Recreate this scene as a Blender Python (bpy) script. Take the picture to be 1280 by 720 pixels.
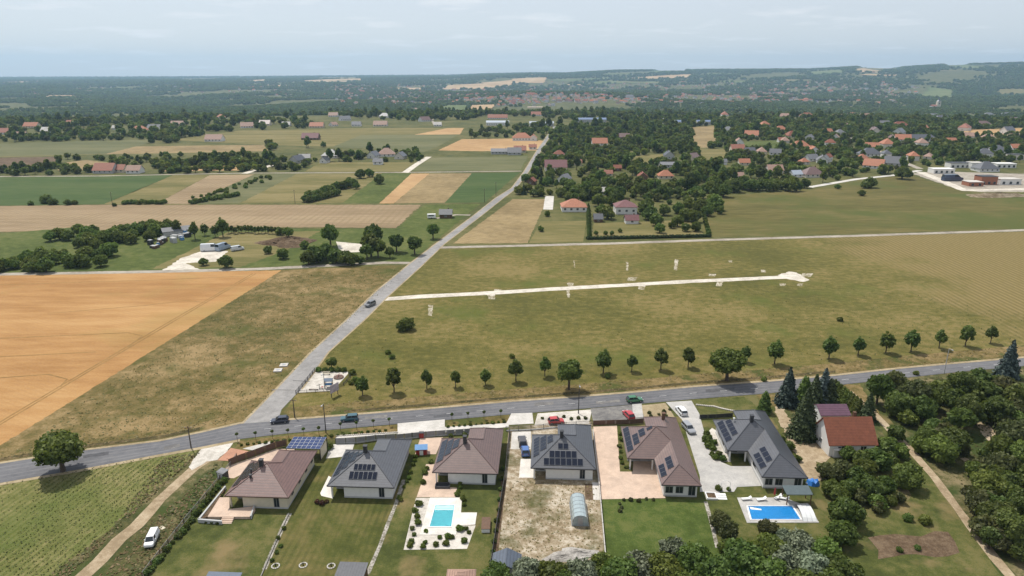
import bpy, bmesh, math, random
from mathutils import Vector, Matrix
import numpy as np
R = math.radians
random.seed(7)
rng = np.random.default_rng(11)
for o in list(bpy.data.objects): bpy.data.objects.remove(o)
scene = bpy.context.scene
C = scene.collection
# ---------------------------------------------------------------- camera, sky, sun, exposure
FPX, HC, PITCH = 853.333, 80.0, math.atan(268/853.333)
cam = bpy.data.cameras.new('camera'); camo = bpy.data.objects.new('camera', cam); C.objects.link(camo)
camo.location = (0, 0, HC); camo.rotation_euler = (R(90)-PITCH, 0, 0)
cam.sensor_width = 36; cam.lens = 24; cam.clip_start = 1; cam.clip_end = 60000
scene.camera = camo
SUN_EL, SUN_AZ = R(61), R(-37)          # azimuth from +Y, clockwise
world = bpy.data.worlds.new('World'); scene.world = world; world.use_nodes = True
wn = world.node_tree; wn.nodes.clear()
def wnode(t, **k):
    n = wn.nodes.new(t)
    for a, b in k.items(): setattr(n, a, b)
    return n
sky = wnode('ShaderNodeTexSky', sky_type='NISHITA', sun_disc=False, sun_elevation=SUN_EL, sun_rotation=SUN_AZ,
            altitude=100, air_density=1.0, dust_density=.8, ozone_density=1.5)
bg = wnode('ShaderNodeBackground'); bg.inputs['Strength'].default_value = 0.148
outw = wnode('ShaderNodeOutputWorld')
tc = wnode('ShaderNodeTexCoord'); sep = wnode('ShaderNodeSeparateXYZ'); wn.links.new(tc.outputs['Generated'], sep.inputs[0])
def wmath(op, a, b=None):
    n = wnode('ShaderNodeMath', operation=op)
    for i, v in enumerate((a, b)):
        if v is None: continue
        if isinstance(v, (int, float)): n.inputs[i].default_value = v
        else: wn.links.new(v, n.inputs[i])
    return n.outputs[0]
den = wmath('ADD', wmath('MAXIMUM', sep.outputs[2], 0.0), 0.075)
com = wnode('ShaderNodeCombineXYZ')
wn.links.new(wmath('DIVIDE', sep.outputs[0], den), com.inputs[0]); wn.links.new(wmath('DIVIDE', sep.outputs[1], den), com.inputs[1])
cn = wnode('ShaderNodeTexNoise'); cn.inputs['Scale'].default_value = 1.15; cn.inputs['Detail'].default_value = 7; cn.inputs['Roughness'].default_value = .55
wn.links.new(com.outputs[0], cn.inputs['Vector'])
cr = wnode('ShaderNodeValToRGB'); cr.color_ramp.elements[0].position = .54; cr.color_ramp.elements[1].position = .72
cr.color_ramp.elements[0].color = (0, 0, 0, 1); cr.color_ramp.elements[1].color = (.7, .7, .7, 1)
wn.links.new(cn.outputs['Fac'], cr.inputs[0])
cm = wnode('ShaderNodeMixRGB'); cm.inputs[2].default_value = (7.0, 7.05, 7.2, 1)
veil = wnode('ShaderNodeMixRGB'); veil.inputs[0].default_value = .74; veil.inputs[2].default_value = (5.55, 5.65, 6.0, 1); wn.links.new(sky.outputs[0], veil.inputs[1])   # thin high cirrus
wn.links.new(cr.outputs[0], cm.inputs[0]); wn.links.new(veil.outputs[0], cm.inputs[1])
wn.links.new(cm.outputs[0], bg.inputs['Color']); wn.links.new(bg.outputs[0], outw.inputs[0])
sd = Vector((math.sin(SUN_AZ)*math.cos(SUN_EL), math.cos(SUN_AZ)*math.cos(SUN_EL), math.sin(SUN_EL)))
sl = bpy.data.lights.new('sun', 'SUN'); sl.energy = 4.95; sl.angle = R(.53); sl.color = (1, .95, .87)
so = bpy.data.objects.new('sun', sl); so.rotation_euler = sd.to_track_quat('Z', 'Y').to_euler(); so.location = (0, 0, 200); C.objects.link(so)
vs = scene.view_settings; vs.view_transform = 'Standard'; vs.look = 'None'; vs.gamma = 1; vs.exposure = -0.1; vs.use_curve_mapping = False

# ---------------------------------------------------------------- terrain function and pixel->ground
SKY = [(-400, 97.5), (0, 97), (200, 96), (320, 95.2), (480, 93.5), (560, 92.8), (610, 90), (660, 88.5), (710, 88), (770, 84.5), (900, 83.5), (1010, 83.2), (1065, 80.5), (1110, 82), (1180, 78.5), (1280, 77.5), (1700, 78)]
def lerp_tab(tab, x):
    if x <= tab[0][0]: return tab[0][1]
    for (a, b), (c, d) in zip(tab, tab[1:]):
        if x <= c: return b+(d-b)*(x-a)/(c-a)
    return tab[-1][1]
def sst(a, b, x):
    t = min(1, max(0, (x-a)/(b-a))); return t*t*(3-2*t)
def hgt(x, y):
    r = math.hypot(x, y)
    if r < 1350: return 0.0
    s = x/max(y, 1)
    z = -42*sst(1350, 2300, r)
    if r > 2300:
        px = 640+s*FPX/0.954
        zs = HC-40+8200*(92-lerp_tab(SKY, px))/937
        u = sst(4300, 8200, r)
        z += u*(zs+42)
        z += sst(8200, 12500, r)*9
        w = sst(2300, 3200, r)
        z += w*(15*math.sin(x/820+.9)*math.cos(y/610+.5)+9*math.sin(x/410+1.3)*math.cos(y/530)+6*math.sin(x/190+y/260)+3*math.sin(y/120-x/300))*(1-.92*sst(5600, 8000, r))
    return z
def ray(px, py):
    a = (px-640)/FPX; b = (360-py)/FPX
    return a, math.cos(PITCH)+b*math.sin(PITCH), -math.sin(PITCH)+b*math.cos(PITCH)
def un(px, py, z=0.0):
    dx, dy, dz = ray(px, py); t = (z-HC)/dz
    return Vector((dx*t, dy*t, z))
def G(px, py):
    dx, dy, dz = ray(px, py)
    if dz < 0:
        t = -HC/dz
        if math.hypot(dx*t, dy*t) < 1350: return Vector((dx*t, dy*t, 0))
    t = 1300.0; pt = t
    while t < 16000:
        if HC+dz*t < hgt(dx*t, dy*t): break
        pt = t; t += 25
    lo, hi = pt, t
    for _ in range(18):
        m = (lo+hi)/2
        if HC+dz*m < hgt(dx*m, dy*m): hi = m
        else: lo = m
    return Vector((dx*hi, dy*hi, hgt(dx*hi, dy*hi)))
def depth(p):       # distance along the optical axis
    return p[1]*math.cos(PITCH)-(p[2]-HC)*math.sin(PITCH)
def pxm(p): return depth(p)/FPX         # metres per pixel (1280 wide) at p
def zz(o, s, pts): return [(o[0]+a/s, o[1]+b/s) for a, b in pts]

# ---------------------------------------------------------------- materials
MATS = {}
def newmat(name):
    m = bpy.data.materials.new(name); m.use_nodes = True; nt = m.node_tree
    b = nt.nodes['Principled BSDF']; return m, nt, b
def nd(nt, t, **k):
    n = nt.nodes.new(t)
    for a, v in k.items(): setattr(n, a, v)
    return n
def pos(nt, rot=0.0, scale=(1, 1, 1)):
    g = nd(nt, 'ShaderNodeTexCoord'); m = nd(nt, 'ShaderNodeMapping')
    m.inputs['Rotation'].default_value = (0, 0, rot); m.inputs['Scale'].default_value = scale
    nt.links.new(g.outputs['Object'], m.inputs['Vector']); return m.outputs[0]
def noise(nt, vec, sc, det=5, rough=.6):
    n = nd(nt, 'ShaderNodeTexNoise'); n.inputs['Scale'].default_value = sc; n.inputs['Detail'].default_value = det; n.inputs['Roughness'].default_value = rough
    nt.links.new(vec, n.inputs['Vector']); return n.outputs['Fac']
def ramp(nt, fac, stops):
    r = nd(nt, 'ShaderNodeValToRGB'); e = r.color_ramp.elements
    while len(e) < len(stops): e.new(.5)
    for i, (p, c) in enumerate(stops):
        e[i].position = p; e[i].color = (*c, 1) if len(c) == 3 else c
    nt.links.new(fac, r.inputs[0]); return r.outputs[0]
def mixc(nt, fac, a, b, mode='MIX'):
    n = nd(nt, 'ShaderNodeMixRGB', blend_type=mode)
    for i, v in ((0, fac), (1, a), (2, b)):
        if isinstance(v, (int, float)): n.inputs[i].default_value = v
        elif isinstance(v, tuple): n.inputs[i].default_value = (*v, 1)
        else: nt.links.new(v, n.inputs[i])
    return n.outputs[0]
def mth(nt, op, a, b=0.0):
    n = nd(nt, 'ShaderNodeMath', operation=op)
    for i, v in ((0, a), (1, b)):
        if isinstance(v, (int, float)): n.inputs[i].default_value = v
        else: nt.links.new(v, n.inputs[i])
    return n.outputs[0]
def field(name, cols, big=.03, med=.35, fine=3.0, rows=None, rough=.95, patch=None, stretch=None, bump=.25):
    """ground cover: three tones on broad and fine noise, optional rows=(angle, period, colour, strength), patch=(colour, scale, lo, hi)"""
    if name in MATS: return MATS[name]
    m, nt, b = newmat(name)
    v = pos(nt)
    v2 = pos(nt, stretch[0], stretch[1]) if stretch else v
    f1 = noise(nt, v2, big, 6, .62); f2 = noise(nt, v2, med, 5, .65); f3 = noise(nt, v, fine, 3, .7)
    s = mth(nt, 'ADD', mth(nt, 'MULTIPLY', f1, .42), mth(nt, 'ADD', mth(nt, 'MULTIPLY', f2, .36), mth(nt, 'MULTIPLY', f3, .22)))
    col = ramp(nt, s, [(.425, cols[0]), (.5, cols[1]), (.575, cols[2])])
    if patch:
        f = ramp(nt, noise(nt, v, patch[1], 5, .6), [(patch[2], (0, 0, 0)), (patch[3], (1, 1, 1))])
        col = mixc(nt, f, col, patch[0])
    if rows:
        w = nd(nt, 'ShaderNodeTexWave', wave_type='BANDS', bands_direction='X', wave_profile='SIN')
        w.inputs['Scale'].default_value = math.pi/(10*rows[1]); w.inputs['Distortion'].default_value = .7; w.inputs['Detail'].default_value = 2
        w.inputs['Detail Scale'].default_value = .6
        nt.links.new(pos(nt, rows[0]), w.inputs['Vector'])
        br = ramp(nt, noise(nt, v, .05, 4), [(.35, (.15, .15, .15)), (.62, (1, 1, 1))])
        ff = mth(nt, 'MULTIPLY', mth(nt, 'MULTIPLY', ramp(nt, w.outputs['Fac'], [(.45, (0, 0, 0)), (.75, (1, 1, 1))]), rows[3]), br)
        col = mixc(nt, ff, col, rows[2])
    nt.links.new(col, b.inputs['Base Color']); b.inputs['Roughness'].default_value = rough; b.inputs['Specular IOR Level'].default_value = .12
    if bump:
        bp = nd(nt, 'ShaderNodeBump'); bp.inputs['Strength'].default_value = bump; bp.inputs['Distance'].default_value = .3
        nt.links.new(f3, bp.inputs['Height']); nt.links.new(bp.outputs[0], b.inputs['Normal'])
    MATS[name] = m; return m
def plain(name, col, rough=.6, metal=0.0, var=.12, sc=1.5, spec=.4, trans=0, alpha=1):
    if name in MATS: return MATS[name]
    m, nt, b = newmat(name)
    v = pos(nt); f = noise(nt, v, sc, 4, .6)
    c0 = tuple(c*(1-var) for c in col); c1 = tuple(min(1, c*(1+var)) for c in col)
    nt.links.new(ramp(nt, f, [(.3, c0), (.7, c1)]), b.inputs['Base Color'])
    b.inputs['Roughness'].default_value = rough; b.inputs['Metallic'].default_value = metal; b.inputs['Specular IOR Level'].default_value = spec
    b.inputs['Transmission Weight'].default_value = trans; b.inputs['Alpha'].default_value = alpha
    MATS[name] = m; return m
def pavers(name, c1, c2, mortar, size=.6, rot=0.0, rough=.8):
    if name in MATS: return MATS[name]
    m, nt, b = newmat(name)
    br = nd(nt, 'ShaderNodeTexBrick'); br.inputs['Scale'].default_value = 1/size; br.inputs['Mortar Size'].default_value = .03
    br.inputs['Color1'].default_value = (*c1, 1); br.inputs['Color2'].default_value = (*c2, 1); br.inputs['Mortar'].default_value = (*mortar, 1)
    v = pos(nt, rot); nt.links.new(v, br.inputs['Vector'])
    f = ramp(nt, noise(nt, v, .35, 6, .65), [(.35, (.78, .78, .78)), (.65, (1.05, 1.04, 1.02))])
    nt.links.new(mixc(nt, 1.0, br.outputs['Color'], f, 'MULTIPLY'), b.inputs['Base Color']); b.inputs['Roughness'].default_value = rough
    b.inputs['Specular IOR Level'].default_value = .25
    MATS[name] = m; return m
def rooftile(name, col, course=.27, rough=.38, var=.24, spec=1.0):
    if name in MATS: return MATS[name]
    m, nt, b = newmat(name)
    v = pos(nt); w = nd(nt, 'ShaderNodeTexWave', wave_type='BANDS', bands_direction='Z', wave_profile='SAW')
    w.inputs['Scale'].default_value = math.pi/(10*course); nt.links.new(v, w.inputs['Vector'])
    f = noise(nt, v, 1.1, 6, .7); f2 = noise(nt, v, 9, 2)
    c = ramp(nt, mth(nt, 'ADD', mth(nt, 'MULTIPLY', f, .6), mth(nt, 'MULTIPLY', f2, .4)), [(.36, tuple(x*(1-var) for x in col)), (.64, tuple(x*(1+var) for x in col))])
    c = mixc(nt, 1.0, c, ramp(nt, w.outputs['Fac'], [(0, (.5, .5, .5)), (.4, (1.05, 1.05, 1.05))]), 'MULTIPLY')
    nt.links.new(c, b.inputs['Base Color']); b.inputs['Roughness'].default_value = rough; b.inputs['Specular IOR Level'].default_value = spec
    bp = nd(nt, 'ShaderNodeBump'); bp.inputs['Strength'].default_value = .25; bp.inputs['Distance'].default_value = .03
    nt.links.new(w.outputs['Fac'], bp.inputs['Height']); nt.links.new(bp.outputs[0], b.inputs['Normal'])
    MATS[name] = m; return m
def leafmat(name, dark, light, tl=.5, rvar=.22):
    if name in MATS: return MATS[name]
    m = bpy.data.materials.new(name); m.use_nodes = True; nt = m.node_tree; nt.nodes.clear()
    at = nd(nt, 'ShaderNodeAttribute', attribute_name='tint'); oi = nd(nt, 'ShaderNodeObjectInfo')
    f = mth(nt, 'ADD', mth(nt, 'MULTIPLY', at.outputs['Fac'], .75), mth(nt, 'MULTIPLY', oi.outputs['Random'], .25))
    col = ramp(nt, f, [(.1, dark), (.9, light)])
    hs = nd(nt, 'ShaderNodeHueSaturation')
    nt.links.new(mth(nt, 'ADD', mth(nt, 'MULTIPLY', oi.outputs['Random'], .06), .475), hs.inputs['Hue'])
    nt.links.new(mth(nt, 'ADD', mth(nt, 'MULTIPLY', mth(nt, 'FRACT', mth(nt, 'MULTIPLY', oi.outputs['Random'], 7.31)), 2*rvar), 1-rvar), hs.inputs['Value'])
    nt.links.new(col, hs.inputs['Color'])
    d = nd(nt, 'ShaderNodeBsdfDiffuse'); t = nd(nt, 'ShaderNodeBsdfTranslucent'); g = nd(nt, 'ShaderNodeBsdfGlossy')
    g.inputs['Roughness'].default_value = .55; g.inputs['Color'].default_value = (.35, .38, .3, 1)
    nt.links.new(hs.outputs[0], d.inputs[0]); nt.links.new(mixc(nt, .5, hs.outputs[0], (.10, .13, .015)), t.inputs[0])
    mx = nd(nt, 'ShaderNodeMixShader'); mx.inputs[0].default_value = tl
    nt.links.new(d.outputs[0], mx.inputs[1]); nt.links.new(t.outputs[0], mx.inputs[2])
    mg = nd(nt, 'ShaderNodeMixShader'); mg.inputs[0].default_value = .05
    nt.links.new(mx.outputs[0], mg.inputs[1]); nt.links.new(g.outputs[0], mg.inputs[2])
    o = nd(nt, 'ShaderNodeOutputMaterial'); nt.links.new(mg.outputs[0], o.inputs[0])
    MATS[name] = m; return m

# ---------------------------------------------------------------- mesh helpers
class MB:
    def __init__(s): s.v = []; s.f = []
    def add(s, vs, fs):
        b = len(s.v); s.v += [tuple(x) for x in vs]; s.f += [tuple(b+i for i in f) for f in fs]; return s
    def box(s, x0, y0, z0, x1, y1, z1):
        return s.add([(x0, y0, z0), (x1, y0, z0), (x1, y1, z0), (x0, y1, z0), (x0, y0, z1), (x1, y0, z1), (x1, y1, z1), (x0, y1, z1)],
                     [(0, 3, 2, 1), (4, 5, 6, 7), (0, 1, 5, 4), (1, 2, 6, 5), (2, 3, 7, 6), (3, 0, 4, 7)])
    def prism(s, poly, z0, z1):
        n = len(poly); a = sum(poly[i][0]*poly[(i+1) % n][1]-poly[(i+1) % n][0]*poly[i][1] for i in range(n))
        if a < 0: poly = poly[::-1]
        return s.add([(p[0], p[1], z0) for p in poly]+[(p[0], p[1], z1) for p in poly],
                     [tuple(range(n))[::-1], tuple(range(n, 2*n))]+[(i, (i+1) % n, n+(i+1) % n, n+i) for i in range(n)])
    def slab(s, pts, th):      # planar 3-D polygon thickened straight down
        n = len(pts)
        return s.add(list(pts)+[(p[0], p[1], p[2]-th) for p in pts],
                     [tuple(range(n)), tuple(range(n, 2*n))[::-1]]+[(i, n+i, n+(i+1) % n, (i+1) % n) for i in range(n)])
    def tube(s, pts, rads, n=6):
        pts = [Vector(p) for p in pts]; vs = []; fs = []
        for i, p in enumerate(pts):
            d = (pts[min(i+1, len(pts)-1)]-pts[max(i-1, 0)]).normalized()
            a = d.orthogonal().normalized(); b = d.cross(a)
            for k in range(n):
                t = 2*math.pi*k/n; vs.append(p+(a*math.cos(t)+b*math.sin(t))*rads[i])
        for i in range(len(pts)-1):
            for k in range(n): fs.append((i*n+k, i*n+(k+1) % n, (i+1)*n+(k+1) % n, (i+1)*n+k))
        fs.append(tuple(range(n))[::-1]); fs.append(tuple((len(pts)-1)*n+k for k in range(n)))
        return s.add(vs, fs)
    def mesh(s, name, mats):
        me = bpy.data.meshes.new(name); me.from_pydata(s.v, [], s.f); me.update()
        for m in (mats if isinstance(mats, (list, tuple)) else [mats]): me.materials.append(m)
        return me
def link(name, me, parent=None):
    o = bpy.data.objects.new(name, me); C.objects.link(o)
    if parent: o.parent = parent
    return o
def part(name, mb, mat, parent, label=None):
    o = link(name, mb.mesh(name, mat), parent)
    if label: o['label'] = label
    return o
def tag(o, label, cat=None, group=None, kind=None):
    o['label'] = label
    if cat: o['category'] = cat
    if group: o['group'] = group
    if kind: o['kind'] = kind
    return o
def thing(name, label, cat, loc=(0, 0, 0), rotz=0, group=None):
    o = bpy.data.objects.new(name, None); C.objects.link(o); o.location = loc; o.rotation_euler = (0, 0, rotz); o.empty_display_size = .3
    return tag(o, label, cat, group)
LV = {}
def sheet(name, pxs, mat, z, label, world=False, kind='structure', cat=None, rag=0):
    """flat ground sheet from pixel outline (near) - its own level z"""
    pts = [Vector(p) if world else G(*p) for p in pxs]
    if rag:
        q = []
        for a, b in zip(pts, pts[1:]+pts[:1]):
            k = max(1, min(80, int((b-a).length/max(1.0, rag*3))))
            q += [a]+[a+(b-a)*i/k+Vector((random.uniform(-rag, rag), random.uniform(-rag, rag), 0)) for i in range(1, k)]
        pts = q
    vs = [(p[0], p[1], z) for p in pts]
    n = len(vs); a = sum(vs[i][0]*vs[(i+1) % n][1]-vs[(i+1) % n][0]*vs[i][1] for i in range(n))
    if a < 0: vs = vs[::-1]
    o = link(name, MB().add(vs, [tuple(range(n))]).mesh(name, mat)); return tag(o, label, cat, kind=kind)
def strip(name, lefts, rights, mat, z, label):
    L = [G(*p) for p in lefts]; Rr = [G(*p) for p in rights]; n = len(L)
    vs = [(p[0], p[1], z) for p in L]+[(p[0], p[1], z) for p in Rr]
    o = link(name, MB().add(vs, [(i, n+i, n+i+1, i+1) for i in range(n-1)]).mesh(name, mat)); return tag(o, label, kind='structure')
def path_strip(name, pxs, width, mat, z, label, wob=0):
    P = [G(*p) for p in pxs]
    if wob:
        Q = []
        for a, b in zip(P, P[1:]):
            k = max(1, int((b-a).length/4)); Q += [a+(b-a)*i/k for i in range(k)]
        P = Q+[P[-1]]
    vs = []; n = len(P)
    for i, p in enumerate(P):
        d = P[min(i+1, n-1)]-P[max(i-1, 0)]; q = Vector((-d.y, d.x, 0)).normalized()
        w1 = width/2*(1+random.uniform(-wob, wob)); w2 = width/2*(1+random.uniform(-wob, wob))
        vs += [(p.x+q.x*w1, p.y+q.y*w1, z), (p.x-q.x*w2, p.y-q.y*w2, z)]
    o = link(name, MB().add(vs, [(2*i, 2*i+1, 2*i+3, 2*i+2) for i in range(n-1)]).mesh(name, mat)); return tag(o, label, kind='structure')
def inpoly(p, poly):
    x, y = p[0], p[1]; c = False; n = len(poly); j = n-1
    for i in range(n):
        xi, yi, xj, yj = poly[i][0], poly[i][1], poly[j][0], poly[j][1]
        if (yi > y) != (yj > y) and x < (xj-xi)*(y-yi)/(yj-yi)+xi: c = not c
        j = i
    return c
PA = R(2.75)       # the plots run 2.75 degrees clockwise of +Y
def copy_tree(o, parent=None):
    c = o.copy(); C.objects.link(c); c.parent = parent
    for ch in o.children: copy_tree(ch, c)
    return c
# ================================================================ SETTING
# ---- ground: one sheet, flat plateau then valley and far hills
M_ground = field('ground_green', [(.058, .066, .020), (.088, .090, .028), (.130, .118, .046)], .02, .15, 1.2)
rows = [-150, 0, 120, 300, 600, 1000, 1300]
y = 1330.0
while y < 14500: rows.append(y); y += 40+y*.018
NC = 150; vs = []; fs = []
for y in rows:
    for i in range(NC+1):
        t = 2*i/NC-1; x = t*(500+.98*max(0, y)); vs.append((x, y, hgt(x, y)))
for j in range(len(rows)-1):
    for i in range(NC):
        a = j*(NC+1)+i; fs.append((a, a+1, a+NC+2, a+NC+1))
g = link('ground', MB().add(vs, fs).mesh('ground', M_ground)); tag(g, 'open land of gardens and valley running to the far hills', kind='structure')
for p in g.data.polygons: p.use_smooth = True

# ---- surface materials
M_wheat = field('wheat', [(.28, .146, .053), (.358, .200, .078), (.415, .250, .106)], .012, .12, 2.0, rows=(R(-64), 1.5, (.315, .182, .076), .35), patch=((.27, .195, .066), .016, .52, .72), stretch=(R(3), (.35, 1.5, 1)))
M_dry = field('dry_meadow', [(.080, .072, .020), (.148, .110, .042), (.255, .182, .086)], .045, .30, 2.2, patch=((.070, .076, .018), .035, .54, .66))
M_meadow0 = field('big_meadow', [(.076, .074, .018), (.119, .105, .028), (.190, .148, .056)], .022, .40, 2.6, patch=((.084, .098, .020), .03, .54, .70), stretch=(R(4), (.85, 1.1, 1)))
M_meadow2 = field('upper_meadow', [(.080, .074, .022), (.110, .097, .030), (.150, .122, .046)], .018, .16, 2.0, patch=((.078, .088, .022), .012, .5, .62), stretch=(R(3), (.4, 1.6, 1)))
M_hay = field('mown_hay', [(.14, .110, .034), (.20, .150, .056), (.26, .195, .085)], .02, .25, 2.4, rows=(R(48), 4.6, (.30, .22, .10), .55))
M_stub = field('stubble', [(.17, .125, .060), (.235, .175, .088), (.30, .225, .115)], .02, .2, 2.5, rows=(R(-58), 3.2, (.175, .128, .055), .5))
M_stub2 = field('bare_stubble', [(.20, .145, .082), (.255, .185, .110), (.30, .225, .135)], .012, .15, 2.0, rows=(R(2), 4.0, (.19, .145, .075), .5), stretch=(R(1), (.25, 2, 1)))
M_green = field('green_crop', [(.040, .068, .018), (.053, .086, .023), (.080, .104, .034)], .012, .2, 2.0, rows=(R(88), 3.0, (.040, .056, .020), .35), stretch=(R(1), (.3, 2, 1)))
M_palegreen = field('pale_green_field', [(.088, .092, .040), (.115, .118, .052), (.150, .142, .070)], .01, .12, 1.5, stretch=(R(2), (.3, 2, 1)))
M_lush = field('lush_grass', [(.052, .070, .016), (.074, .095, .022), (.115, .122, .038)], .03, .3, 2.5)
M_olive = field('olive_field', [(.105, .100, .032), (.150, .130, .048), (.21, .17, .075)], .02, .2, 2.0, stretch=(R(1), (.3, 2, 1)))
M_corn = field('wheat_far', [(.32, .20, .095), (.375, .24, .118), (.42, .28, .14)], .01, .1, 1.0)
M_lawn = field('lawn', [(.046, .056, .015), (.074, .084, .022), (.128, .116, .042)], .07, .4, 4.0, patch=((.185, .140, .064), .085, .55, .70))
M_lawn_mown = field('striped_lawn', [(.050, .058, .014), (.078, .084, .021), (.125, .108, .038)], .06, .35, 4.0, patch=((.180, .136, .055), .07, .52, .68), rows=(R(-2.75)*-1, 1.25, (.042, .050, .012), .5))
M_lawn_rich = field('watered_lawn', [(.046, .066, .014), (.064, .092, .020), (.105, .118, .034)], .08, .5, 4.0)
M_verge = field('verge', [(.085, .072, .022), (.150, .112, .042), (.230, .165, .078)], .06, .5, 3.0, patch=((.062, .072, .018), .09, .52, .62))
M_ditch = field('ditch', [(.040, .038, .014), (.075, .060, .026), (.150, .108, .052)], .15, .9, 4.0)
M_weeds = field('rough_weeds', [(.042, .050, .016), (.085, .080, .030), (.200, .160, .085)], .08, .45, 3.0, patch=((.045, .062, .016), .07, .48, .60))
CD = G(150, 650)-G(230, 580); CD.normalize(); CQ = Vector((-CD.y, CD.x, 0))
M_gardenfield = field('row_crop_ground', [(.105, .112, .032), (.155, .150, .052), (.235, .200, .090)], .04, .4, 3.0, patch=((.090, .115, .028), .035, .42, .60), rows=(-math.atan2(CQ.y, CQ.x), 1.3, (.066, .090, .018), .6))
M_soil = field('bare_soil', [(.19, .145, .085), (.30, .24, .16), (.48, .42, .33)], .10, .8, 3.5, patch=((.090, .090, .036), .12, .50, .66), bump=.6)
M_dirt = field('dirt_path', [(.24, .18, .11), (.33, .255, .165), (.42, .34, .235)], .12, .7, 4.0)
M_brown = field('brown_soil', [(.075, .050, .030), (.115, .078, .048), (.165, .118, .075)], .15, .9, 3.5, bump=.6)
M_gravel_w = field('white_gravel', [(.38, .35, .30), (.50, .465, .41), (.60, .56, .50)], .12, .9, 5.0, bump=.4)
M_gravel_t = field('limestone_track', [(.40, .36, .30), (.53, .485, .41), (.62, .57, .49)], .15, .7, 3.0)
M_spoil = field('spoil', [(.14, .12, .05), (.32, .28, .20), (.52, .48, .40)], .25, 1.0, 4.0)
M_stonepath = field('stone_path', [(.13, .12, .08), (.27, .25, .21), (.42, .39, .34)], .5, 2.0, 6.0)
M_track = field('farm_track', [(.23, .20, .16), (.31, .275, .225), (.38, .34, .28)], .08, .5, 3.0)
M_asph = field('asphalt', [(.098, .098, .105), (.120, .120, .127), (.145, .144, .149)], .05, .6, 6.0, rough=.85, bump=.05)
M_asph_old = field('old_asphalt', [(.195, .188, .180), (.245, .236, .226), (.295, .283, .270)], .04, .5, 5.0, rough=.85, bump=.05)
M_asph_lot = field('worn_asphalt', [(.12, .115, .112), (.165, .158, .15), (.22, .21, .19)], .12, .8, 5.0, rough=.85)
M_shoulder = field('road_shoulder', [(.24, .19, .11), (.31, .25, .155), (.38, .31, .20)], .15, .9, 4.0)
M_conc = field('pale_concrete', [(.42, .40, .36), (.50, .475, .435), (.56, .53, .49)], .2, .9, 4.0, bump=.05, rough=.8)
M_peach = pavers('peach_paving', (.55, .415, .32), (.61, .475, .375), (.46, .34, .26), .5, PA)
M_salmon = pavers('salmon_paving', (.42, .215, .135), (.48, .26, .17), (.34, .17, .11), .4, PA)
M_grey_pav = pavers('grey_paving', (.42, .405, .385), (.50, .485, .46), (.33, .32, .30), .6, PA)
M_white_pav = pavers('white_paving', (.66, .63, .58), (.71, .68, .63), (.55, .52, .47), .6, PA)

# the right part of the meadow is mown: straw colour with fine swath lines, fading in along a ragged line
M_meadow = M_meadow0; nt = M_meadow.node_tree; b_ = nt.nodes['Principled BSDF']; old = b_.inputs['Base Color'].links[0].from_socket
a_, c_ = G(1035, 300), G(1215, 400); dd = (c_-a_).normalized(); nn = Vector((dd.y, -dd.x, 0)); nn = nn if nn.x > 0 else -nn
v_ = pos(nt); dt = nd(nt, 'ShaderNodeVectorMath', operation='DOT_PRODUCT'); nt.links.new(v_, dt.inputs[0]); dt.inputs[1].default_value = nn
off = mth(nt, 'ADD', mth(nt, 'SUBTRACT', dt.outputs['Value'], a_.dot(nn)), mth(nt, 'MULTIPLY', mth(nt, 'SUBTRACT', noise(nt, v_, .04, 5), .5), 110.0))
mk = ramp(nt, mth(nt, 'ADD', mth(nt, 'MULTIPLY', off, .012), .5), [(.45, (0, 0, 0)), (.8, (1, 1, 1))])
w_ = nd(nt, 'ShaderNodeTexWave', wave_type='BANDS', bands_direction='X', wave_profile='SIN'); w_.inputs['Scale'].default_value = math.pi/(10*2.3); w_.inputs['Distortion'].default_value = .35; w_.inputs['Detail Scale'].default_value = .3
nt.links.new(pos(nt, -math.atan2(nn.y, nn.x)), w_.inputs['Vector'])
ln = ramp(nt, w_.outputs['Fac'], [(.3, (.135, .105, .036)), (.85, (.235, .178, .078))])
hay = mixc(nt, ramp(nt, noise(nt, v_, .3, 5), [(.35, (0, 0, 0)), (.7, (.8, .8, .8))]), ln, (.165, .13, .048))
nt.links.new(mixc(nt, mk, old, hay), b_.inputs['Base Color'])
# ---- fields (pixel outlines unprojected to the plateau)
sheet('wheat_field', [(-40, 345), (0, 344.5), (205, 340.5), (352, 338), (222, 419), (92, 500), (0, 557), (-60, 594)], M_wheat, .03, 'ripe golden wheat field bounded by a straight diagonal edge', rag=.25)
sheet('dry_meadow', [(352, 337.5), (512, 331), (460, 385), (395, 440), (300, 532), (260, 538), (200, 552), (0, 582), (-120, 600), (-80, 540), (92, 470), (222, 400)], M_dry, .015, 'dry brown and green rough meadow between wheat field and pale side road')
sheet('big_meadow', [(548, 311), (890, 301.5), (1300, 289), (1300, 448), (1200, 456), (960, 479), (640, 503), (350, 524), (372, 490), (409, 440), (455, 400), (480, 375)], M_meadow, .02, 'broad olive brown meadow crossed by a pale limestone track')
sheet('stubble_field', [(566, 304.5), (641, 249), (684, 249), (659, 304)], M_stub, .03, 'tan stubble field with diagonal rows between side road and garden plot', rag=.3)
sheet('garden_plot', [(661, 304), (676, 277), (733, 276), (729, 302)], M_olive, .03, 'olive grass plot in front of the orange hipped house')
sheet('orchard_lawn', [(740, 296), (742, 279), (860, 275), (882, 295)], M_olive, .031, 'grass garden inside the clipped dark hedge')
sheet('upper_meadow', [(874, 297), (886, 262), (905, 246), (1012, 236), (1090, 224), (1135, 217), (1180, 232), (1225, 243), (1300, 240), (1300, 286)], M_meadow2, .025, 'wide green meadow below the new white houses', rag=1.0)
sheet('green_field', [(-60, 222), (216, 219), (172, 238), (130, 255), (-60, 258)], M_green, .03, 'flat dark green crop field', rag=.5)
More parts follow.
